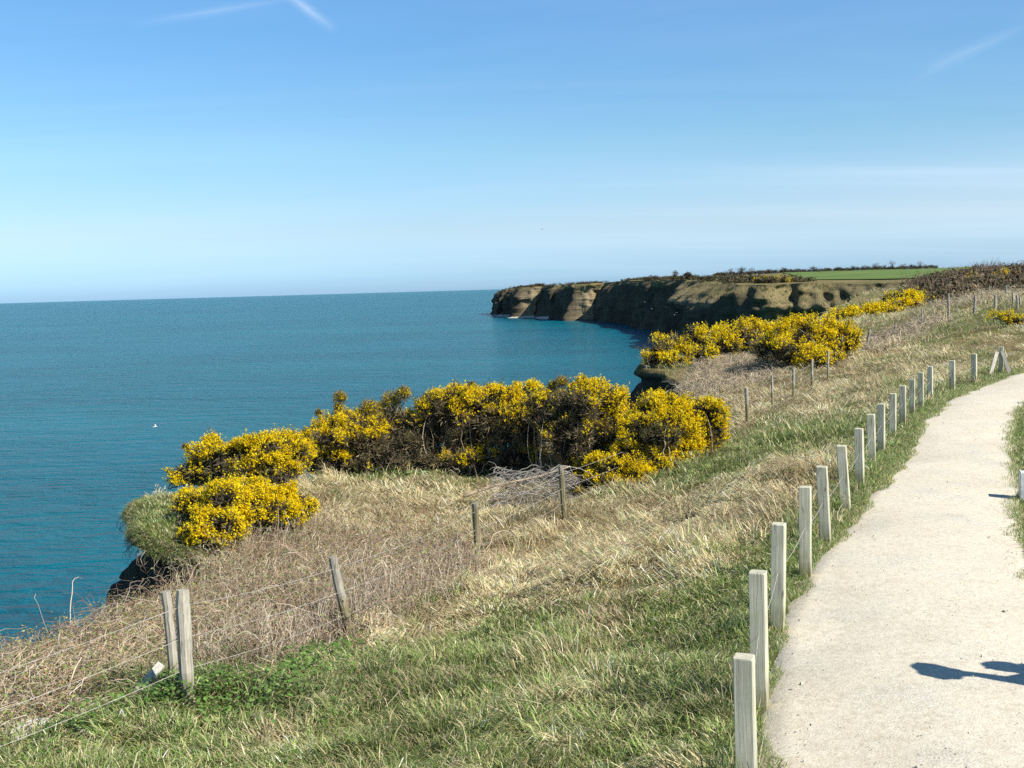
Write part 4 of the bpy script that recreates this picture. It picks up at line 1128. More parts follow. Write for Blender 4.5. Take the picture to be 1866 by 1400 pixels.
# thin wire strung from bollard to bollard
pts = [np.array([p[0] + tx * .6, p[1], p[2] + h * .55]) for p, h, tx in bol_base]
Pw = []
for a, b in zip(pts[:-1], pts[1:]):
    t = np.linspace(0, 1, 7)[:, None]; q = a * (1 - t) + b * t; q[:, 2] -= .05 * np.sin(t[:, 0] * PI); Pw.append(q)
V, F = tubes(np.array(Pw), .0028, 4)
tag(mesh_obj('guide_wire', V, F, M['wire']), 'thin slack wire strung between the wooden bollards', 'wire')

# braced post at the bend
def beam(a, b, w, d=None):
    a, b = np.array(a, float), np.array(b, float); d = d or w
    t = norm(b - a); r = norm(np.cross(t, [0.3, 1, 0])); u = np.cross(t, r)
    V = [p + r * sx * w / 2 + u * sy * d / 2 for p in (a, b) for sx, sy in ((-1, -1), (1, -1), (1, 1), (-1, 1))]
    return np.array(V), [np.array([(0, 1, 5, 4), (1, 2, 6, 5), (2, 3, 7, 6), (3, 0, 4, 7), (3, 2, 1, 0), (4, 5, 6, 7)])]
p = at(1824, 679); q = at_y(1822, 632, p[1])
root = empty('braced_post', p, 'short wooden post propped by two pale slanting struts', 'bollard')
V, F = bollard_mesh(.14, q[2] - p[2], (0, 0)); o = mesh_obj('post', V, F, M['bollard'], root); o.rotation_euler = (0, 0, -.5)
for (tx, ty, bx, by, dd) in ((1817, 642, 1804, 684, -.35), (1826, 640, 1841, 677, -.3)):
    a = at_y(bx, by, p[1] + dd); a[2] = zg(a[0], a[1])[0] - .08; b = at_y(tx, ty, p[1] + dd * .25)
    V, F = beam(a - p, b - p, .10, .07); s = mesh_obj('strut', V, F, M['plank'], root)

# ------------------------------------------------------------------ old wire fences
def log_post(top, bot, r, bend=.009):
    K = 8; t = np.linspace(0, 1, K)[:, None]
    P = bot * (1 - t) + top * t; P[:, :2] += RNG.normal(0, bend * .35, (K, 2)) + np.sin(t * PI) * RNG.normal(0, bend, 2)
    P = np.concatenate([[P[0] - [0, 0, .2]], P])
    R = r * (1 + RNG.normal(0, .05, K + 1)); R[-1] *= .92
    return tubes(P[None], R[None], 9, True)
FP = [((302, 1078), (312, 1250)), ((333, 1075), (345, 1280)), ((606, 1015), (640, 1167)), ((865, 917), (870, 1032)), ((1022, 850), (1029, 946)), ((1303, 729), (1308, 782)), ((1360, 707), (1362, 771)), ((1407, 685), (1408, 744)),
      ((1446, 672), (1446, 728)), ((1480, 655), (1480, 708)), ((1509, 639), (1509, 691)), ((1535, 612), (1535, 658)), ((1556, 602), (1554, 646)), ((1585, 600), (1578, 641)), ((1632, 588), (1630, 621)), ((1680, 563), (1680, 600)), ((1728, 535), (1729, 584)), ((1777, 540), (1775, 571)), ((1814, 538), (1814, 568))]
FR = [.05, .064, .056, .056, .056, .055, .06, .04, .045, .045, .045, .045, .045, .055, .05, .05, .06, .06, .06]
fence = empty('wire_fence', at(345, 1280), 'old barbed wire fence on round grey posts along the cliff edge', 'fence')
fo = np.array(fence.location)
tops = []
off = [on_z(-330, 1560, -.7)]
for i, (tp, bp) in enumerate(FP):
    b = at(*bp)
    if i == 0: b = at(318, 1262)
    if i == 5: b = at_y(1308, 782, at(1330, 790)[1])
    t = at_y(*tp, b[1])
    V, F = log_post(t, b, FR[i] * (1 if i < 16 else 1.2))
    o = mesh_obj('post', V - fo, F, M['post'], fence, smooth=False)
    if i == 2: o['label'] = 'leaning cracked post inside the brambles'
    tops.append((b, t))
b = off[0]; V, F = log_post(b + [0, 0, 1.1], b, .05); mesh_obj('post', V - fo, F, M['post'], fence)
chain = [(b, b + [0, 0, 1.05])] + tops[1:]
for fr in (.86, .58, .30):
    segs = []
    for (b0, t0), (b1, t1) in zip(chain[:-1], chain[1:]):
        a = b0 * (1 - fr) + t0 * fr; c = b1 * (1 - fr) + t1 * fr
        s = np.linspace(0, 1, 10)[:, None]; q = a * (1 - s) + c * s
        q[:, 2] -= np.sin(s[:, 0] * PI) * (.03 + .02 * RNG.random()) * np.linalg.norm(c - a) / 3
        segs.append(q)
    V, F = tubes(np.array(segs), .003, 4)
    parts = [(V, F, None)]
    # barbs
    S_ = np.array(segs)[:9]; bb = []
    for s in S_:
        L = np.linalg.norm(s[-1] - s[0]); nb = int(L / .13)
        tt = np.linspace(0, 9, nb); bb.append(np.stack([np.interp(tt, np.arange(10), s[:, j]) for j in range(3)], 1))
    bb = np.concatenate(bb); d = unit(len(bb)) * .016
    V2_, F2_ = tubes(np.stack([bb - d, bb + d], 1), .0022, 3); parts.append((V2_, F2_, None))
    V, F, T = join(parts)
    mesh_obj('wire', V - fo, F, M['wire'], fence)
# farther fence running inland on the right
FP2 = [((1753, 530), (1754, 545)), ((1803, 521), (1803, 540)), ((1833, 521), (1834, 541)), ((1846, 534), (1847, 558)), ((1853, 538), (1854, 562)), ((1858, 542), (1859, 558)), ((1875, 530), (1876, 552))]
fence2 = empty('wire_fence', at(1803, 540), 'second thin post fence crossing the bumpy slope at right', 'fence')
fo = np.array(fence2.location); ch = []
for tp, bp in FP2:
    b = at(*bp); t = at_y(*tp, b[1]); V, F = log_post(t, b, .06); mesh_obj('post', V - fo, F, M['post'], fence2); ch.append((b, t))
segs = []
for (b0, t0), (b1, t1) in zip(ch[:-1], ch[1:]):
    s = np.linspace(0, 1, 6)[:, None]; segs.append((b0 * .2 + t0 * .8) * (1 - s) + (b1 * .2 + t1 * .8) * s)
V, F = tubes(np.array(segs), .006, 3); mesh_obj('wire', V - fo, F, M['wire'], fence2)

# bleached plank propped at the corner of the fence
a = at(240, 1282); b = at_y(295, 1214, a[1] + .25)
V, F = beam(a + [0, 0, .05], b + [0, 0, .02], .085, .03)
o = mesh_obj('broken_plank', V - a, F, M['plank'], loc=a); tag(o, 'bleached white plank leaning against the pair of fence posts', 'plank')

# ------------------------------------------------------------------ stones
import bmesh
def rock(px, py, size, label, mat, squash=.6, n=3, seed=0, sink=.3):
    random.seed(seed); bm = bmesh.new(); p = at(px, py)
    for k in range(n):
        s = size * random.uniform(.5, 1) if k else size
        o = Vector((random.uniform(-1, 1) * size * 1.1, random.uniform(-.6, .6) * size, 0)) if k else Vector((0, 0, 0))
        r = bmesh.ops.create_icosphere(bm, subdivisions=3, radius=s)
        for v in r['verts']:
            c = v.co.copy(); f = 1 + .35 * float(vn3(c.x / s * 1.3 + k * 9 + seed, c.y / s * 1.3, c.z / s * 1.3, 5)) + .14 * float(vn3(c.x / s * 4, c.y / s * 4, c.z / s * 4 + seed, 6))
            c *= f; v.co = Vector((c.x, c.y, c.z * squash)) + o
    me = bpy.data.meshes.new('limestone_rock'); bm.to_mesh(me); bm.free(); me.materials.append(mat)
    o = bpy.data.objects.new('limestone_rock', me); COL.objects.link(o); o.location = (p[0], p[1], p[2] + size * squash * (.6 - sink))
    return tag(o, label, 'rock', 'pale stones in the grass')
rock(1000, 1303, .10, 'cream stone rubble in the grass, farther of the two in the middle', M['stone'], .6, 5, 1)
rock(1065, 1348, .11, 'low cream stone rubble in the grass closest to the camera', M['stone'], .45, 6, 2)
rock(1252, 1226, .07, 'small tan stone in shade near the nearest bollards', M['stone'], .5, 3, 3)
rock(372, 1200, .15, 'large tan stone behind the thicker corner fence post', M['stone'], .9, 2, 4, .1)
rock(48, 1334, .14, 'pale grey stone at the lower left edge', M['white_stone'], .45, 3, 5)
rock(1165, 1188, .035, 'tiny white stone alone in the grass of the slope', M['white_stone'], .5, 2, 6)
# pale squared stone at the edge of the right verge
p = at(1866, 908); bm = bmesh.new(); bmesh.ops.create_cube(bm, size=1)
for v in bm.verts: v.co = Vector((v.co.x * .22, v.co.y * .22, v.co.z * .46))
bmesh.ops.bevel(bm, geom=bm.edges[:], offset=.012, segments=2, affect='EDGES')
me = bpy.data.meshes.new('marker_stone'); bm.to_mesh(me); bm.free(); me.materials.append(M['white_stone'])
o = bpy.data.objects.new('marker_stone', me); COL.objects.link(o); o.location = (p[0] + .05, p[1], p[2] + .15); o.rotation_euler = (0, 0, -.35)
tag(o, 'low pale squared marker stone at the right verge of the path', 'stone')

# ------------------------------------------------------------------ hedgerow trees on the skyline
def tree_mesh(h, w, bare, seed):
    st = np.random.default_rng(seed)
    n = 9; rad = np.column_stack([st.uniform(.25, .5, n) * w, st.uniform(.25, .5, n) * w, st.uniform(.16, .3, n) * h])
    C = np.column_stack([st.normal(0, .25 * w, n), st.normal(0, .25 * w, n), h * st.uniform(.42, .82, n)])
    m = 560 if not bare else 420
    i = RNG.integers(0, n, m); u = unit(m)
    P = C[i] + u * rad[i] * RNG.random((m, 1)) ** .4
    cols = [(.035, .042, .022), (.05, .055, .028), (.028, .032, .02)] if not bare else [(.10, .085, .07), (.13, .11, .09), (.08, .065, .055)]
    crown = petals(P, RNG.uniform(.25, .6, m) * (1 if not bare else .7), pick(cols, m, .2), u)
    nb = 16
    t = np.linspace(0, 1, 5)[None, :, None]
    root = np.zeros((nb, 1, 3)) + np.array([0, 0, h * .18]); tgt = (C[RNG.integers(0, n, nb)] + unit(nb) * .3 * w)[:, None]
    Pb = root * (1 - t) + tgt * t
    Vb, Fb = tubes(Pb, .09 * (1.1 - .9 * np.linspace(0, 1, 5)[None]), 4)
    tr = np.array([[[0, 0, -.5], [0.05, 0, h * .2], [.1, .05, h * .45]]]); Vt, Ft = tubes(tr, np.array([[.24, .18, .1]]), 7)
    return crown, join([(Vb, Fb, (.07, .055, .045)), (Vt, Ft, (.07, .055, .045))])
TR = [  # px, top row, distance, kind, label
    (1350, 489, 900, 0, 'small dark round tree at the seaward end of the skyline hedge'), (1370, 489, 905, 1, 'bare tree next to the round tree at the seaward hedge end'), (1330, 491, 880, 1, 'lowest bare tree where the skyline hedge starts'),
    (1400, 491, 910, 1, 'bare tree above the distant orange gorse'), (1430, 489, 900, 0, 'dark bushy tree at the left corner of the green field'), (1455, 490, 905, 0, 'small dark bush tree on the skyline left of the tallest evergreen'),
    (1483, 487, 900, 0, 'dark evergreen standing out above the left part of the green field'), (1510, 489, 910, 1, 'thin bare tree between two dark skyline evergreens'), (1527, 487, 900, 0, 'second dark evergreen above the middle of the green field'),
    (1556, 486, 905, 0, 'dark dense tree where the bare grove begins'), (1578, 484, 910, 1, 'bare grove tree leftmost of the taller group'), (1595, 481, 900, 1, 'tall bare tree in the grove above the field'),
    (1612, 484, 905, 1, 'short bare tree between the two tall grove trees'), (1627, 477, 905, 1, 'tallest bare tree on the skyline above the field'), (1645, 482, 910, 1, 'bare tree right of the tallest skyline tree'),
    (1662, 483, 905, 0, 'dark tree near the right end of the skyline hedge'), (1678, 478, 900, 1, 'tall thin bare tree beside the thicket on the rise'), (1693, 484, 910, 0, 'dark tree half hidden by the thicket on the rise')]
protos = {}
for j, (px, ptop, dist, kind, lab) in enumerate(TR):
    b = at_y(px, 500, dist); b[2] = zg(b[0], b[1])[0]
    top = at_y(px, ptop, dist)[2]; h = max(3.5, min(12, (top - b[2]) * 1.25))
    key = (kind, j % 3)
    if key not in protos: protos[key] = tree_mesh(6.0, 6.0 if kind == 0 else 5.0, kind, 100 + j)
    root = empty('bare_tree' if kind else 'evergreen_tree', b, lab, 'tree', 'trees along the skyline hedge')
    root.scale = (h / 6 * 1.0 if kind == 0 else .9,) * 2 + (h / 6,); root.rotation_euler = (0, 0, random.uniform(0, 6))
    if protos[key].__class__ is tuple:
        cr, tk = protos[key]
        c = mesh_obj('crown', cr[0], cr[1], M['stem'], root, tint=cr[2]); t_ = mesh_obj('trunk', tk[0], tk[1], M['stem'], root, tint=tk[2])
        protos[key] = [c, t_]
    else:
        for s in protos[key]:
            d = s.copy(); COL.objects.link(d); d.parent = root
def build_hedge():
    t = RNG.random(900); px = 1300 + t * 410; d = 905 + RNG.normal(0, 5, 900)
    P = np.array([at_y(a, 500, b) for a, b in zip(px, d)]); P[:, 2] = zg(P[:, 0], P[:, 1]) + RNG.uniform(.3, 2.4, 900)
    V, F, T = clump_cloud(P, RNG.uniform(1.0, 2.3, 900), 40, .6, [(.07, .065, .045), (.10, .085, .06), (.045, .05, .03), (.12, .085, .06)], .8)
    return mesh_obj('hedge', V, F, M['stem'], tint=T)
tag(build_hedge(), 'brown skyline hedge running behind the green field', 'hedge')
# twiggy bare saplings sticking out of the thicket
def sapling(px, ptop, label, seed):
    y = 122.0; b = at_y(px, 495, y); b[2] = zg(b[0], b[1])[0]; h = at_y(px, ptop, y)[2] - b[2]
    n = 46; t = np.linspace(0, 1, 6)[None, :, None]
    tgt = np.column_stack([RNG.normal(0, .45, n), RNG.normal(0, .4, n), h * RNG.uniform(.55, 1.0, n)])[:, None]
    st = np.column_stack([RNG.normal(0, .12, n), RNG.normal(0, .12, n), h * RNG.uniform(0, .4, n)])[:, None]
    P = st * (1 - t) + tgt * t + RNG.normal(0, .05, (n, 6, 3))
    V, F = tubes(P, .03 * (1.1 - .8 * np.linspace(0, 1, 6)[None]), 3)
    root = empty('bare_sapling', b, label, 'tree', 'saplings on the rise')
    mesh_obj('crown', V, F, M['stem'], root, tint=(.15, .10, .08))
    Vt, Ft = tubes(np.array([[[0, 0, -.3], [0, .02, h * .3], [.05, 0, h * .6]]]), np.array([[.06, .05, .03]]), 6); mesh_obj('trunk', Vt, Ft, M['stem'], root, tint=(.15, .10, .08))
sapling(1784, 474, 'short bare sapling left of the taller two on the rise', 1)
sapling(1801, 469, 'tallest bare sapling poking out of the reddish thicket', 2)
sapling(1815, 474, 'bare sapling right of the tallest one on the rise', 3)

# ------------------------------------------------------------------ gulls
def gull(px, py, dist, span, label, mat='bird', heading=.4, dihedral=.35, bank=.2, group='gulls flying along the coast'):
    p = at_y(px, py, dist); L = span * .46
    rings = [(-.5, .004, 0), (-.38, .022, .0), (-.2, .055, 0), (0, .085, -.01), (.18, .075, 0), (.3, .05, .02), (.38, .052, .03), (.45, .03, .025), (.5, .006, .015)]
    P = np.array([[(t * L, 0, z * L) for t, r, z in rings]]); R = np.array([[r * L for _, r, _ in rings]])
    Vb, Fb = tubes(P, R, 8, True)
    tail = np.array([(-.42, -.03, .0), (-.42, .03, 0), (-.66, .1, 0), (-.68, 0, 0), (-.66, -.1, 0), (-.42, 0, .015), (-.42, 0, -.015)]) * L
    body = empty('gull', p, label, 'gull', group, heading)
    body.rotation_euler = (bank, 0, heading)
    V, F, T = join([(Vb, Fb, None), (tail, [np.array([(5, 1, 2), (5, 2, 3), (5, 3, 4), (5, 4, 0), (6, 2, 1), (6, 3, 2), (6, 4, 3), (6, 0, 4)])], None)])
    mesh_obj('body', V, F, M[mat], body, smooth=True)
    for s in (-1, 1):
        half = span / 2
        st = [(0, .05, .0), (.25, .16, .9), (.5, .20, 1.25), (.75, .1, 1.0), (1.0, -.12, .75)]
        Vw = []
        for t, xf, dz in st:
            ch = (.2 * (1 - t) + .015 + .05 * math.sin(PI * t)) * span * .85; y = s * (t * half * math.cos(dihedral * .6) + .02 * span); z = half * math.sin(dihedral) * t * (1.4 - .55 * t)
            x0 = xf * span * .45
            Vw += [(x0 + ch * .35, y, z), (x0 - ch * .1, y, z + .012 * span * (1 - t)), (x0 - ch * .65, y, z - .004 * span), (x0 - ch * .1, y, z - .008 * span * (1 - t))]
        F = []
        for i in range(4):
            for j in range(4):
                a = i * 4 + j; c = i * 4 + (j + 1) % 4; F.append((a, c, c + 4, a + 4) if s > 0 else (a, a + 4, c + 4, c))
        F += [(16, 17, 18, 19)]
        mesh_obj('wing', Vw, [np.array(F)], M[mat], body, smooth=True)
    bk = np.array([(.49, -.012, .02), (.49, .012, .02), (.49, 0, .0), (.58, 0, .005)]) * L
    mesh_obj('beak', bk, [np.array([(0, 1, 3), (1, 2, 3), (2, 0, 3), (0, 2, 1)])], M['beak'] if mat == 'bird' else M[mat], body)
    return body
gull(282, 778, 105, 1.0, 'white gull alone over the open sea at left', heading=.3, dihedral=.3)
gull(904, 552, 700, 1.7, 'white gull in front of the tip of the headland', heading=1.2)
gull(988, 418, 420, 1.7, 'tiny dark bird high in the sky above the headland', 'dark_bird', .2, .25)
gull(1188, 563, 520, 1.1, 'white gull lowest on the left against the dark cliff', heading=.5)
gull(1212, 560, 520, 1.1, 'white gull in the middle against the dark cliff', heading=2.0)
gull(1229, 574, 480, 1.3, 'lower white gull of the close pair against the dark cliff', heading=.8)
gull(1232, 570, 485, 1.2, 'upper white gull of the close pair against the dark cliff', heading=1.6)
gull(1236, 560, 520, 1.1, 'white gull just above the close pair at the dark cliff', heading=2.6)
gull(1175, 551, 560, 1.0, 'smallest white gull, uppermost against the dark cliff', heading=1.0)

# ------------------------------------------------------------------ sun direction, person whose shadow falls on the path
SUN_EL = math.radians(42)
SUN_AZ = np.array([.83, -.56]); SUN_AZ /= np.linalg.norm(SUN_AZ)
def loft(P, A, B, ra, rb, n=14):
    """closed rings round the points P: half axes ra along A and rb along B (unit vectors per ring)"""
    P, A, B = np.asarray(P, float), np.asarray(A, float), np.asarray(B, float); K = len(P)
    an = np.arange(n) / n * 2 * PI
    V = P[:, None] + A[:, None] * (np.asarray(ra)[:, None] * np.cos(an))[..., None] + B[:, None] * (np.asarray(rb)[:, None] * np.sin(an))[..., None]
    i = np.arange(K * n).reshape(K, n); r = np.roll(i, -1, 1)
    F = np.stack([i[:-1], r[:-1], r[1:], i[1:]], -1).reshape(-1, 4)
    return V.reshape(-1, 3), [F, i[0, ::-1][None], i[-1][None]], None
def person(cast_head_px):
    k = 1.68 / math.tan(SUN_EL)
    g = on_z(*cast_head_px, 0)
    X, Y = g[0] + SUN_AZ[0] * k + .10, g[1] + SUN_AZ[1] * k      # stands facing the sea (-x), one arm raised on the camera's side
    z0 = float(zg(X, Y)[0])
    root = empty('person', (X, Y, z0), 'person standing right of the path with one arm raised, seen only as a shadow', 'person')
    def skin(name, verts, edges, radii, mat):
        me = bpy.data.meshes.new(name); me.from_pydata([Vector(v) for v in verts], edges, [])
        o = bpy.data.objects.new(name, me); COL.objects.link(o); o.parent = root
        md = o.modifiers.new('skin', 'SKIN'); md.use_smooth_shade = True
        for i, r in enumerate(radii): me.skin_vertices[0].data[i].radius = r if isinstance(r, tuple) else (r, r)
        me.skin_vertices[0].data[0].use_root = True
        o.modifiers.new('sub', 'SUBSURF').render_levels = 2
        me.materials.append(mat); return o
    sh, el, wr = np.array([0, -.18, 1.42]), np.array([-.13, -.23, 1.52]), np.array([-.21, -.15, 1.72])
    so, eo, wo = np.array([0, .18, 1.42]), np.array([.03, .23, 1.14]), np.array([-.06, .22, .90])
    v = [(0, 0, .95), (0, 0, 1.15), (0, 0, 1.36), (.01, 0, 1.48), (0, 0, 1.55), (-.01, 0, 1.63), (-.005, 0, 1.70),
         tuple(sh), tuple(el), tuple(wr), tuple(so), tuple(eo), tuple(wo), (-.09, .21, .83),
         (0, .09, .90), (-.01, .095, .50), (.02, .10, .09), (-.13, .11, .035), (0, -.09, .90), (-.01, -.095, .50), (.02, -.10, .09), (-.13, -.11, .035)]
    e = [(0, 1), (1, 2), (2, 3), (3, 4), (4, 5), (5, 6), (2, 7), (7, 8), (8, 9), (2, 10), (10, 11), (11, 12), (12, 13), (0, 14), (14, 15), (15, 16), (16, 17), (0, 18), (18, 19), (19, 20), (20, 21)]
    skin('body', v, e, [.12, .11, .12, .055, .06, .098, .085, .05, .042, .03, .05, .042, .03, .035, .08, .055, .042, .035, .08, .055, .042, .035], M['skin'])
    # pointing hand with five unequal fingers
    hx, hy, h0 = wr
    fv, fe, fr = [(hx, hy, h0), (hx - .05, hy - .01, h0 + .055)], [(0, 1)], [.03, .034]
    for dy, L, dz in ((.026, .075, .02), (.009, .095, .035), (-.009, .085, .025), (-.026, .065, .01)):
        q = len(fv); fv += [(hx - .06, hy - .01 + dy, h0 + .07), (hx - .06 - L * .25, hy - .015 + dy * 1.15, h0 + .07 + L * .5), (hx - .06 - L * .62, hy - .02 + dy * 1.15, h0 + .07 + L * .85)]
        fe += [(1, q), (q, q + 1), (q + 1, q + 2)]; fr += [.0105, .0095, .008]
    q = len(fv); fv += [(hx - .04, hy + .035, h0 + .03), (hx - .075, hy + .05, h0 + .085)]; fe += [(0, q), (q, q + 1)]; fr += [.013, .010]
    skin('hand', fv, fe, fr, M['skin'])
    ex, ey, ez = np.array([1.0, 0, 0]), np.array([0, 1.0, 0]), np.array([0, 0, 1.0])
    # coat: torso and two sleeves, the pointing one hangs loose from the forearm
    zs = np.array([.80, .86, 1.0, 1.15, 1.30, 1.40, 1.46, 1.50]); K = len(zs)
    parts = [loft(np.column_stack([0 * zs, 0 * zs, zs]), [ex] * K, [ey] * K, [.155, .16, .145, .14, .15, .135, .10, .065], [.20, .205, .185, .18, .20, .20, .14, .075], 18)]
    t = np.linspace(0, 1, 9)
    def bend(p, q, r): return np.where(t[:, None] < .5, p + (q - p) * t[:, None] * 2, q + (r - q) * (t[:, None] * 2 - 1))
    Pa = bend(sh + [.03, .04, -.02], el, wr + [-.03, 0, .01]); drop = np.array([.01, .01, .02, .03, .04, .05, .05, .04, .02])
    parts.append(loft(Pa - drop[:, None] * ez, [ey] * 9, [norm(ez + .25 * ex)] * 9, [.11, .105, .10, .09, .085, .08, .075, .065, .05], [.20, .20, .19, .18, .17, .16, .15, .13, .09]))
    Po = bend(so + [0, -.04, -.02], eo, wo); To = norm(np.gradient(Po, axis=0)); Ao = norm(np.cross(To, ex)); Bo = np.cross(To, Ao)
    parts.append(loft(Po, Ao, Bo, np.linspace(.08, .05, 9), np.linspace(.08, .05, 9)))
    V, F, _ = join(parts); mesh_obj('coat', V, F, M['cloth'], root, smooth=True)
    parts = []
    for sy in (1, -1):
        P = np.array([(0, sy * .095, .97), (0, sy * .095, .86), (0, sy * .095, .70), (-.015, sy * .10, .50), (.005, sy * .10, .30), (.02, sy * .10, .10)])
        parts.append(loft(P, [ex] * 6, [ey] * 6, [.13, .125, .095, .075, .072, .07], [.10, .10, .09, .072, .07, .068]))
    V, F, _ = join(parts); mesh_obj('trousers', V, F, M['trouser'], root, smooth=True)
    for sy in (1, -1):
        P = np.array([(.075, sy * .10, .05), (.05, sy * .10, .055), (-.03, sy * .105, .05), (-.12, sy * .11, .04), (-.185, sy * .115, .03), (-.205, sy * .115, .025)])
        V, F, _ = loft(P, [ey] * 6, [ez] * 6, [.02, .038, .045, .05, .04, .015], [.035, .055, .055, .042, .03, .014]); mesh_obj('shoe', V, F, M['shoe'], root, smooth=True)
    # hair: a cap over the skull with loose strands lying back and down
    ph = np.linspace(.05, 1.0, 9) * math.radians(104); c = np.array([.012, 0, 1.665])
    V, F, _ = loft(c + np.column_stack([.02 + .03 * (1 - np.cos(ph)), 0 * ph, .122 * np.cos(ph)]), [ex] * 9, [ey] * 9, .102 * np.sin(ph), .100 * np.sin(ph), 18)
    n = 1500; u = unit(n); u[:, 2] = u[:, 2] * .75 + .35; u = norm(u); ok = ~((u[:, 0] < -.25) & (u[:, 2] < .5)); u = u[ok]; n = len(u)
    P = c + [.03, 0, 0] + u * np.array([.10, .097, .115]); D3 = norm(u * .28 + np.array([.35, 0, -.6]) + .25 * unit(n))
    H = join([(V, F, (.06, .04, .025)), spikes(P, D3, RNG.uniform(.03, .075, n), RNG.uniform(.008, .014, n), pick([(.07, .045, .03), (.05, .033, .02)], n))])
    mesh_obj('hair', H[0], H[1], M['stem'], root, tint=H[2], smooth=True)
    # sun hat held up by its brim, added out of view to shape the shadow
    hc = np.array([-.31, -.17, 1.85]); hn = norm(np.array([.55, -.30, .55])); hu = norm(np.cross(hn, ey)); hv = np.cross(hn, hu)
    hp = hc[None] + hn[None] * np.array([0, .004, .012, .02, .07, .11, .125, .126])[:, None] - hn * .03
    rr = np.array([.145, .155, .14, .092, .086, .08, .056, .004])
    Vh, Fh, _ = loft(hp, [hu] * 8, [hv] * 8, rr, rr * 1.12, 22)
    Vh = hc + (Vh - hc) * (1 + .42 * vn3(Vh[:, 0] * 15, Vh[:, 1] * 15, Vh[:, 2] * 15, 97))[:, None] + hn * (.05 * vn3(Vh[:, 0] * 7, Vh[:, 1] * 7, Vh[:, 2] * 7, 98))[:, None]   # a limp, crumpled brim
    hat = mesh_obj('sun_hat', Vh - hc, Fh, M['straw'], smooth=True); hat.location = np.array([X, Y, z0]) + hc
    tag(hat, 'straw sun hat added in the raised hand of the unseen person to shape the shadow', 'hat')
    # face: nose, eyes, mouth, ears
    V, F, _ = loft([(-.100, 0, 1.672), (-.112, 0, 1.655), (-.126, 0, 1.637), (-.104, 0, 1.628)], [ex] * 4, [ey] * 4, [.006, .012, .016, .008], [.008, .012, .017, .012], 8); mesh_obj('nose', V, F, M['skin'], root, smooth=True)
    for sy in (1, -1):
        V, F, _ = loft([(-.088, sy * .034, 1.664), (-.092, sy * .034, 1.671), (-.088, sy * .034, 1.678)], [ex] * 3, [ey] * 3, [.004, .009, .004], [.006, .013, .006], 8); mesh_obj('eye', V, F, M['dark_bird'], root, smooth=True)
        V, F, _ = loft([(.005, sy * .094, 1.625), (.010, sy * .102, 1.65), (.012, sy * .100, 1.675), (.012, sy * .094, 1.685)], [ex] * 4, [ey] * 4, [.008, .016, .018, .006], [.006, .009, .009, .005], 8); mesh_obj('ear', V, F, M['skin'], root, smooth=True)
    V, F, _ = loft([(-.096, -.024, 1.600), (-.104, 0, 1.601), (-.096, .024, 1.600)], [ex] * 3, [ez] * 3, [.004, .008, .004], [.003, .007, .003], 8); mesh_obj('mouth', V, F, M['lips'], root, smooth=True)
person((1790, 1232))

# ------------------------------------------------------------------ light, sky, camera
sl = bpy.data.lights.new('sun', 'SUN'); sl.energy = 4.7; sl.angle = math.radians(.53); sl.color = (1, .94, .83)
so = bpy.data.objects.new('sun', sl); COL.objects.link(so)
sd = Vector((SUN_AZ[0] * math.cos(SUN_EL), SUN_AZ[1] * math.cos(SUN_EL), math.sin(SUN_EL)))
so.rotation_euler = sd.to_track_quat('Z', 'Y').to_euler(); so.location = (20, -10, 40)

w = bpy.data.worlds.new('World'); scene.world = w; w.use_nodes = True
nt = w.node_tree; bg = nt.nodes['Background']
sky = nt.nodes.new('ShaderNodeTexSky'); sky.sky_type = 'NISHITA'; sky.sun_disc = False
sky.sun_elevation = SUN_EL; sky.sun_rotation = math.atan2(SUN_AZ[0], SUN_AZ[1])
sky.altitude = 30; sky.air_density = 1.0; sky.dust_density = .6; sky.ozone_density = 1.6
tc = nt.nodes.new('ShaderNodeTexCoord')
def vmath(op, a, b):
    n = nt.nodes.new('ShaderNodeVectorMath'); n.operation = op
    for s, v in ((n.inputs[0], a), (n.inputs[1], b)):
        if hasattr(v, 'is_output'): nt.links.new(v, s)
        else: s.default_value = v
    return n
def fmath(op, a, b=0.0, c=0.0, clamp=False):
    n = nt.nodes.new('ShaderNodeMath'); n.operation = op; n.use_clamp = clamp
    for s, v in zip(n.inputs, (a, b, c)):
        if hasattr(v, 'is_output'): nt.links.new(v, s)
        else: s.default_value = v
    return n.outputs[0]
dirv = vmath('NORMALIZE', tc.outputs['Generated'], (0, 0, 0)).outputs[0]
sep = nt.nodes.new('ShaderNodeSeparateXYZ'); nt.links.new(dirv, sep.inputs[0])
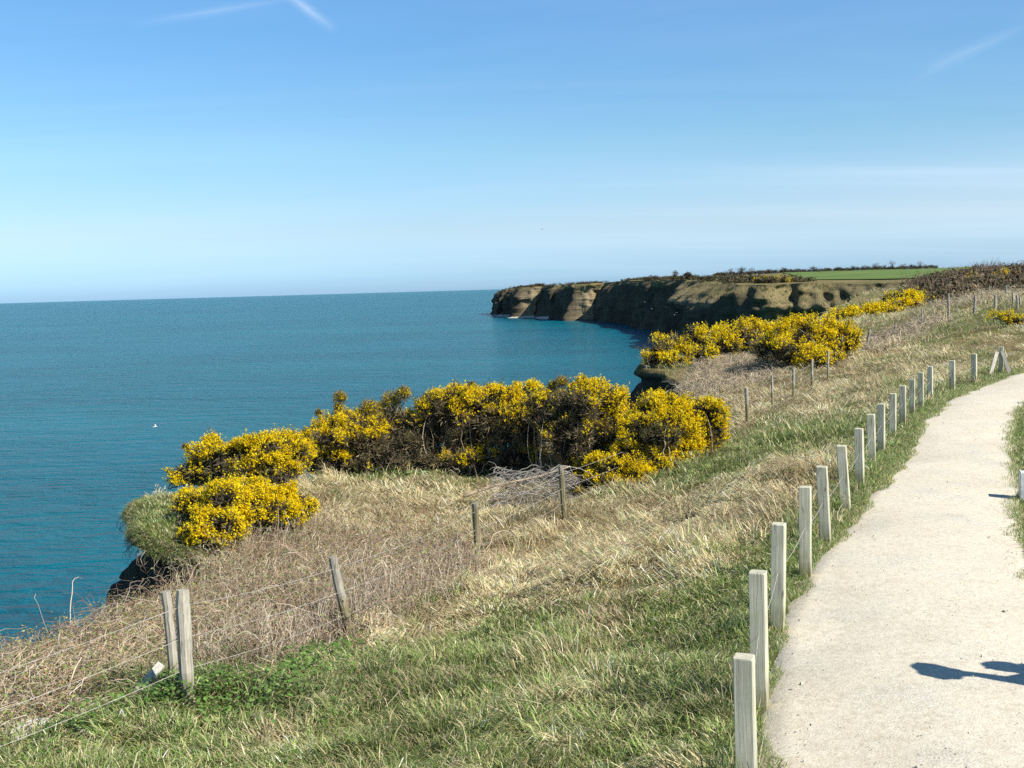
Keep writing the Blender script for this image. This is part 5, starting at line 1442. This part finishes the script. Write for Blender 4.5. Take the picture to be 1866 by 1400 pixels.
# high thin cirrus on a flat layer overhead
den = fmath('ADD', sep.outputs[2], .10)
cx = fmath('DIVIDE', sep.outputs[0], den); cy = fmath('DIVIDE', sep.outputs[1], den)
cb = nt.nodes.new('ShaderNodeCombineXYZ'); nt.links.new(cx, cb.inputs[0]); nt.links.new(cy, cb.inputs[1])
mp = nt.nodes.new('ShaderNodeMapping'); mp.inputs['Rotation'].default_value = (0, 0, .5); mp.inputs['Scale'].default_value = (.35, 1.5, 1); nt.links.new(cb.outputs[0], mp.inputs[0])
cn = noise(nt, .9, mp.outputs[0], 6, .6); cn.inputs['Distortion'].default_value = .6
cirrus = fmath('MULTIPLY', fmath('SUBTRACT', cn.outputs[0], .42, clamp=True), .22, clamp=True)
def trail(p0, p1, width, amount, soft):
    a = norm(ray(*p0)); b = norm(ray(*p1)); n_ = norm(np.cross(a, b)); tdir = norm(b - a); la, lb = float(a @ tdir), float(b @ tdir)
    wob = fmath('MULTIPLY', fmath('SUBTRACT', cn.outputs[0], .5), width * 3)
    d = fmath('ABSOLUTE', fmath('ADD', vmath('DOT_PRODUCT', dirv, tuple(n_)).outputs['Value'], wob))
    k = fmath('SUBTRACT', 1.0, fmath('DIVIDE', d, width), clamp=True)
    t = vmath('DOT_PRODUCT', dirv, tuple(tdir)).outputs['Value']
    e0 = fmath('DIVIDE', fmath('SUBTRACT', t, la), soft, clamp=True); e1 = fmath('DIVIDE', fmath('SUBTRACT', lb, t), soft, clamp=True)
    return fmath('MULTIPLY', fmath('MULTIPLY', fmath('MULTIPLY', k, k), fmath('MULTIPLY', e0, e1)), amount)
cl = fmath('ADD', cirrus, trail((495, -25), (615, 60), .0075, .30, .03))
cl = fmath('ADD', cl, trail((230, 48), (560, -2), .006, .15, .08))
cl = fmath('ADD', cl, trail((1650, 155), (1900, 30), .010, .2, .08))
cl = fmath('ADD', cl, trail((1250, 322), (2100, 318), .010, .10, .15))
hz_ = fmath('MULTIPLY', fmath('SUBTRACT', 1.0, fmath('DIVIDE', fmath('ABSOLUTE', fmath('SUBTRACT', sep.outputs[2], .055)), .07), clamp=True), fmath('MULTIPLY_ADD', sep.outputs[0], .6, .05, clamp=True))
cl = fmath('ADD', cl, fmath('MULTIPLY', hz_, fmath('MULTIPLY_ADD', cn.outputs[0], 1.0, .35)))
cl = fmath('MINIMUM', cl, .8)
mx = nt.nodes.new('ShaderNodeMix'); mx.data_type = 'RGBA'; mx.blend_type = 'MIX'
# model sky made bluer by height above the horizon; overhead dimmed to lessen fill light
air = ramp(nt, sep.outputs[2], [(0, (.30, .50, .90)), (.012, (.31, .51, .88)), (.055, (.40, .485, .63)), (.125, (.385, .525, .60)), (.255, (.30, .52, .665)), (.5, (.15, .31, .44)), (1, (.11, .24, .36))])
tinted = vmath('SCALE', vmath('MULTIPLY', sky.outputs[0], air.outputs[0]).outputs[0], (0, 0, 0)); tinted.inputs['Scale'].default_value = 1.58
nt.links.new(cl, mx.inputs[0]); nt.links.new(tinted.outputs[0], mx.inputs[6]); mx.inputs[7].default_value = (6.2, 7.0, 7.9, 1)
nt.links.new(mx.outputs[2], bg.inputs[0]); bg.inputs[1].default_value = .10

cam = bpy.data.cameras.new('camera'); co = bpy.data.objects.new('camera', cam); COL.objects.link(co)
cam.sensor_width = 36; cam.lens = 36 * FPX / W; cam.clip_start = .1; cam.clip_end = 200000
m = Matrix(((RGT[0], UPV[0], -FWD[0]), (RGT[1], UPV[1], -FWD[1]), (RGT[2], UPV[2], -FWD[2])))
co.matrix_world = Matrix.Translation(Vector(CAMP)) @ m.to_4x4()
scene.camera = co
scene.view_settings.view_transform = 'Standard'; scene.view_settings.look = 'None'; scene.view_settings.gamma = 1
scene.view_settings.use_curve_mapping = False
scene.view_settings.exposure = .68
scene.render.engine = 'CYCLES'
cy_ = scene.cycles
cy_.max_bounces = 5; cy_.diffuse_bounces = 3; cy_.glossy_bounces = 2; cy_.transmission_bounces = 2; cy_.transparent_max_bounces = 4
cy_.use_denoising = False
cy_.sample_clamp_indirect = 4
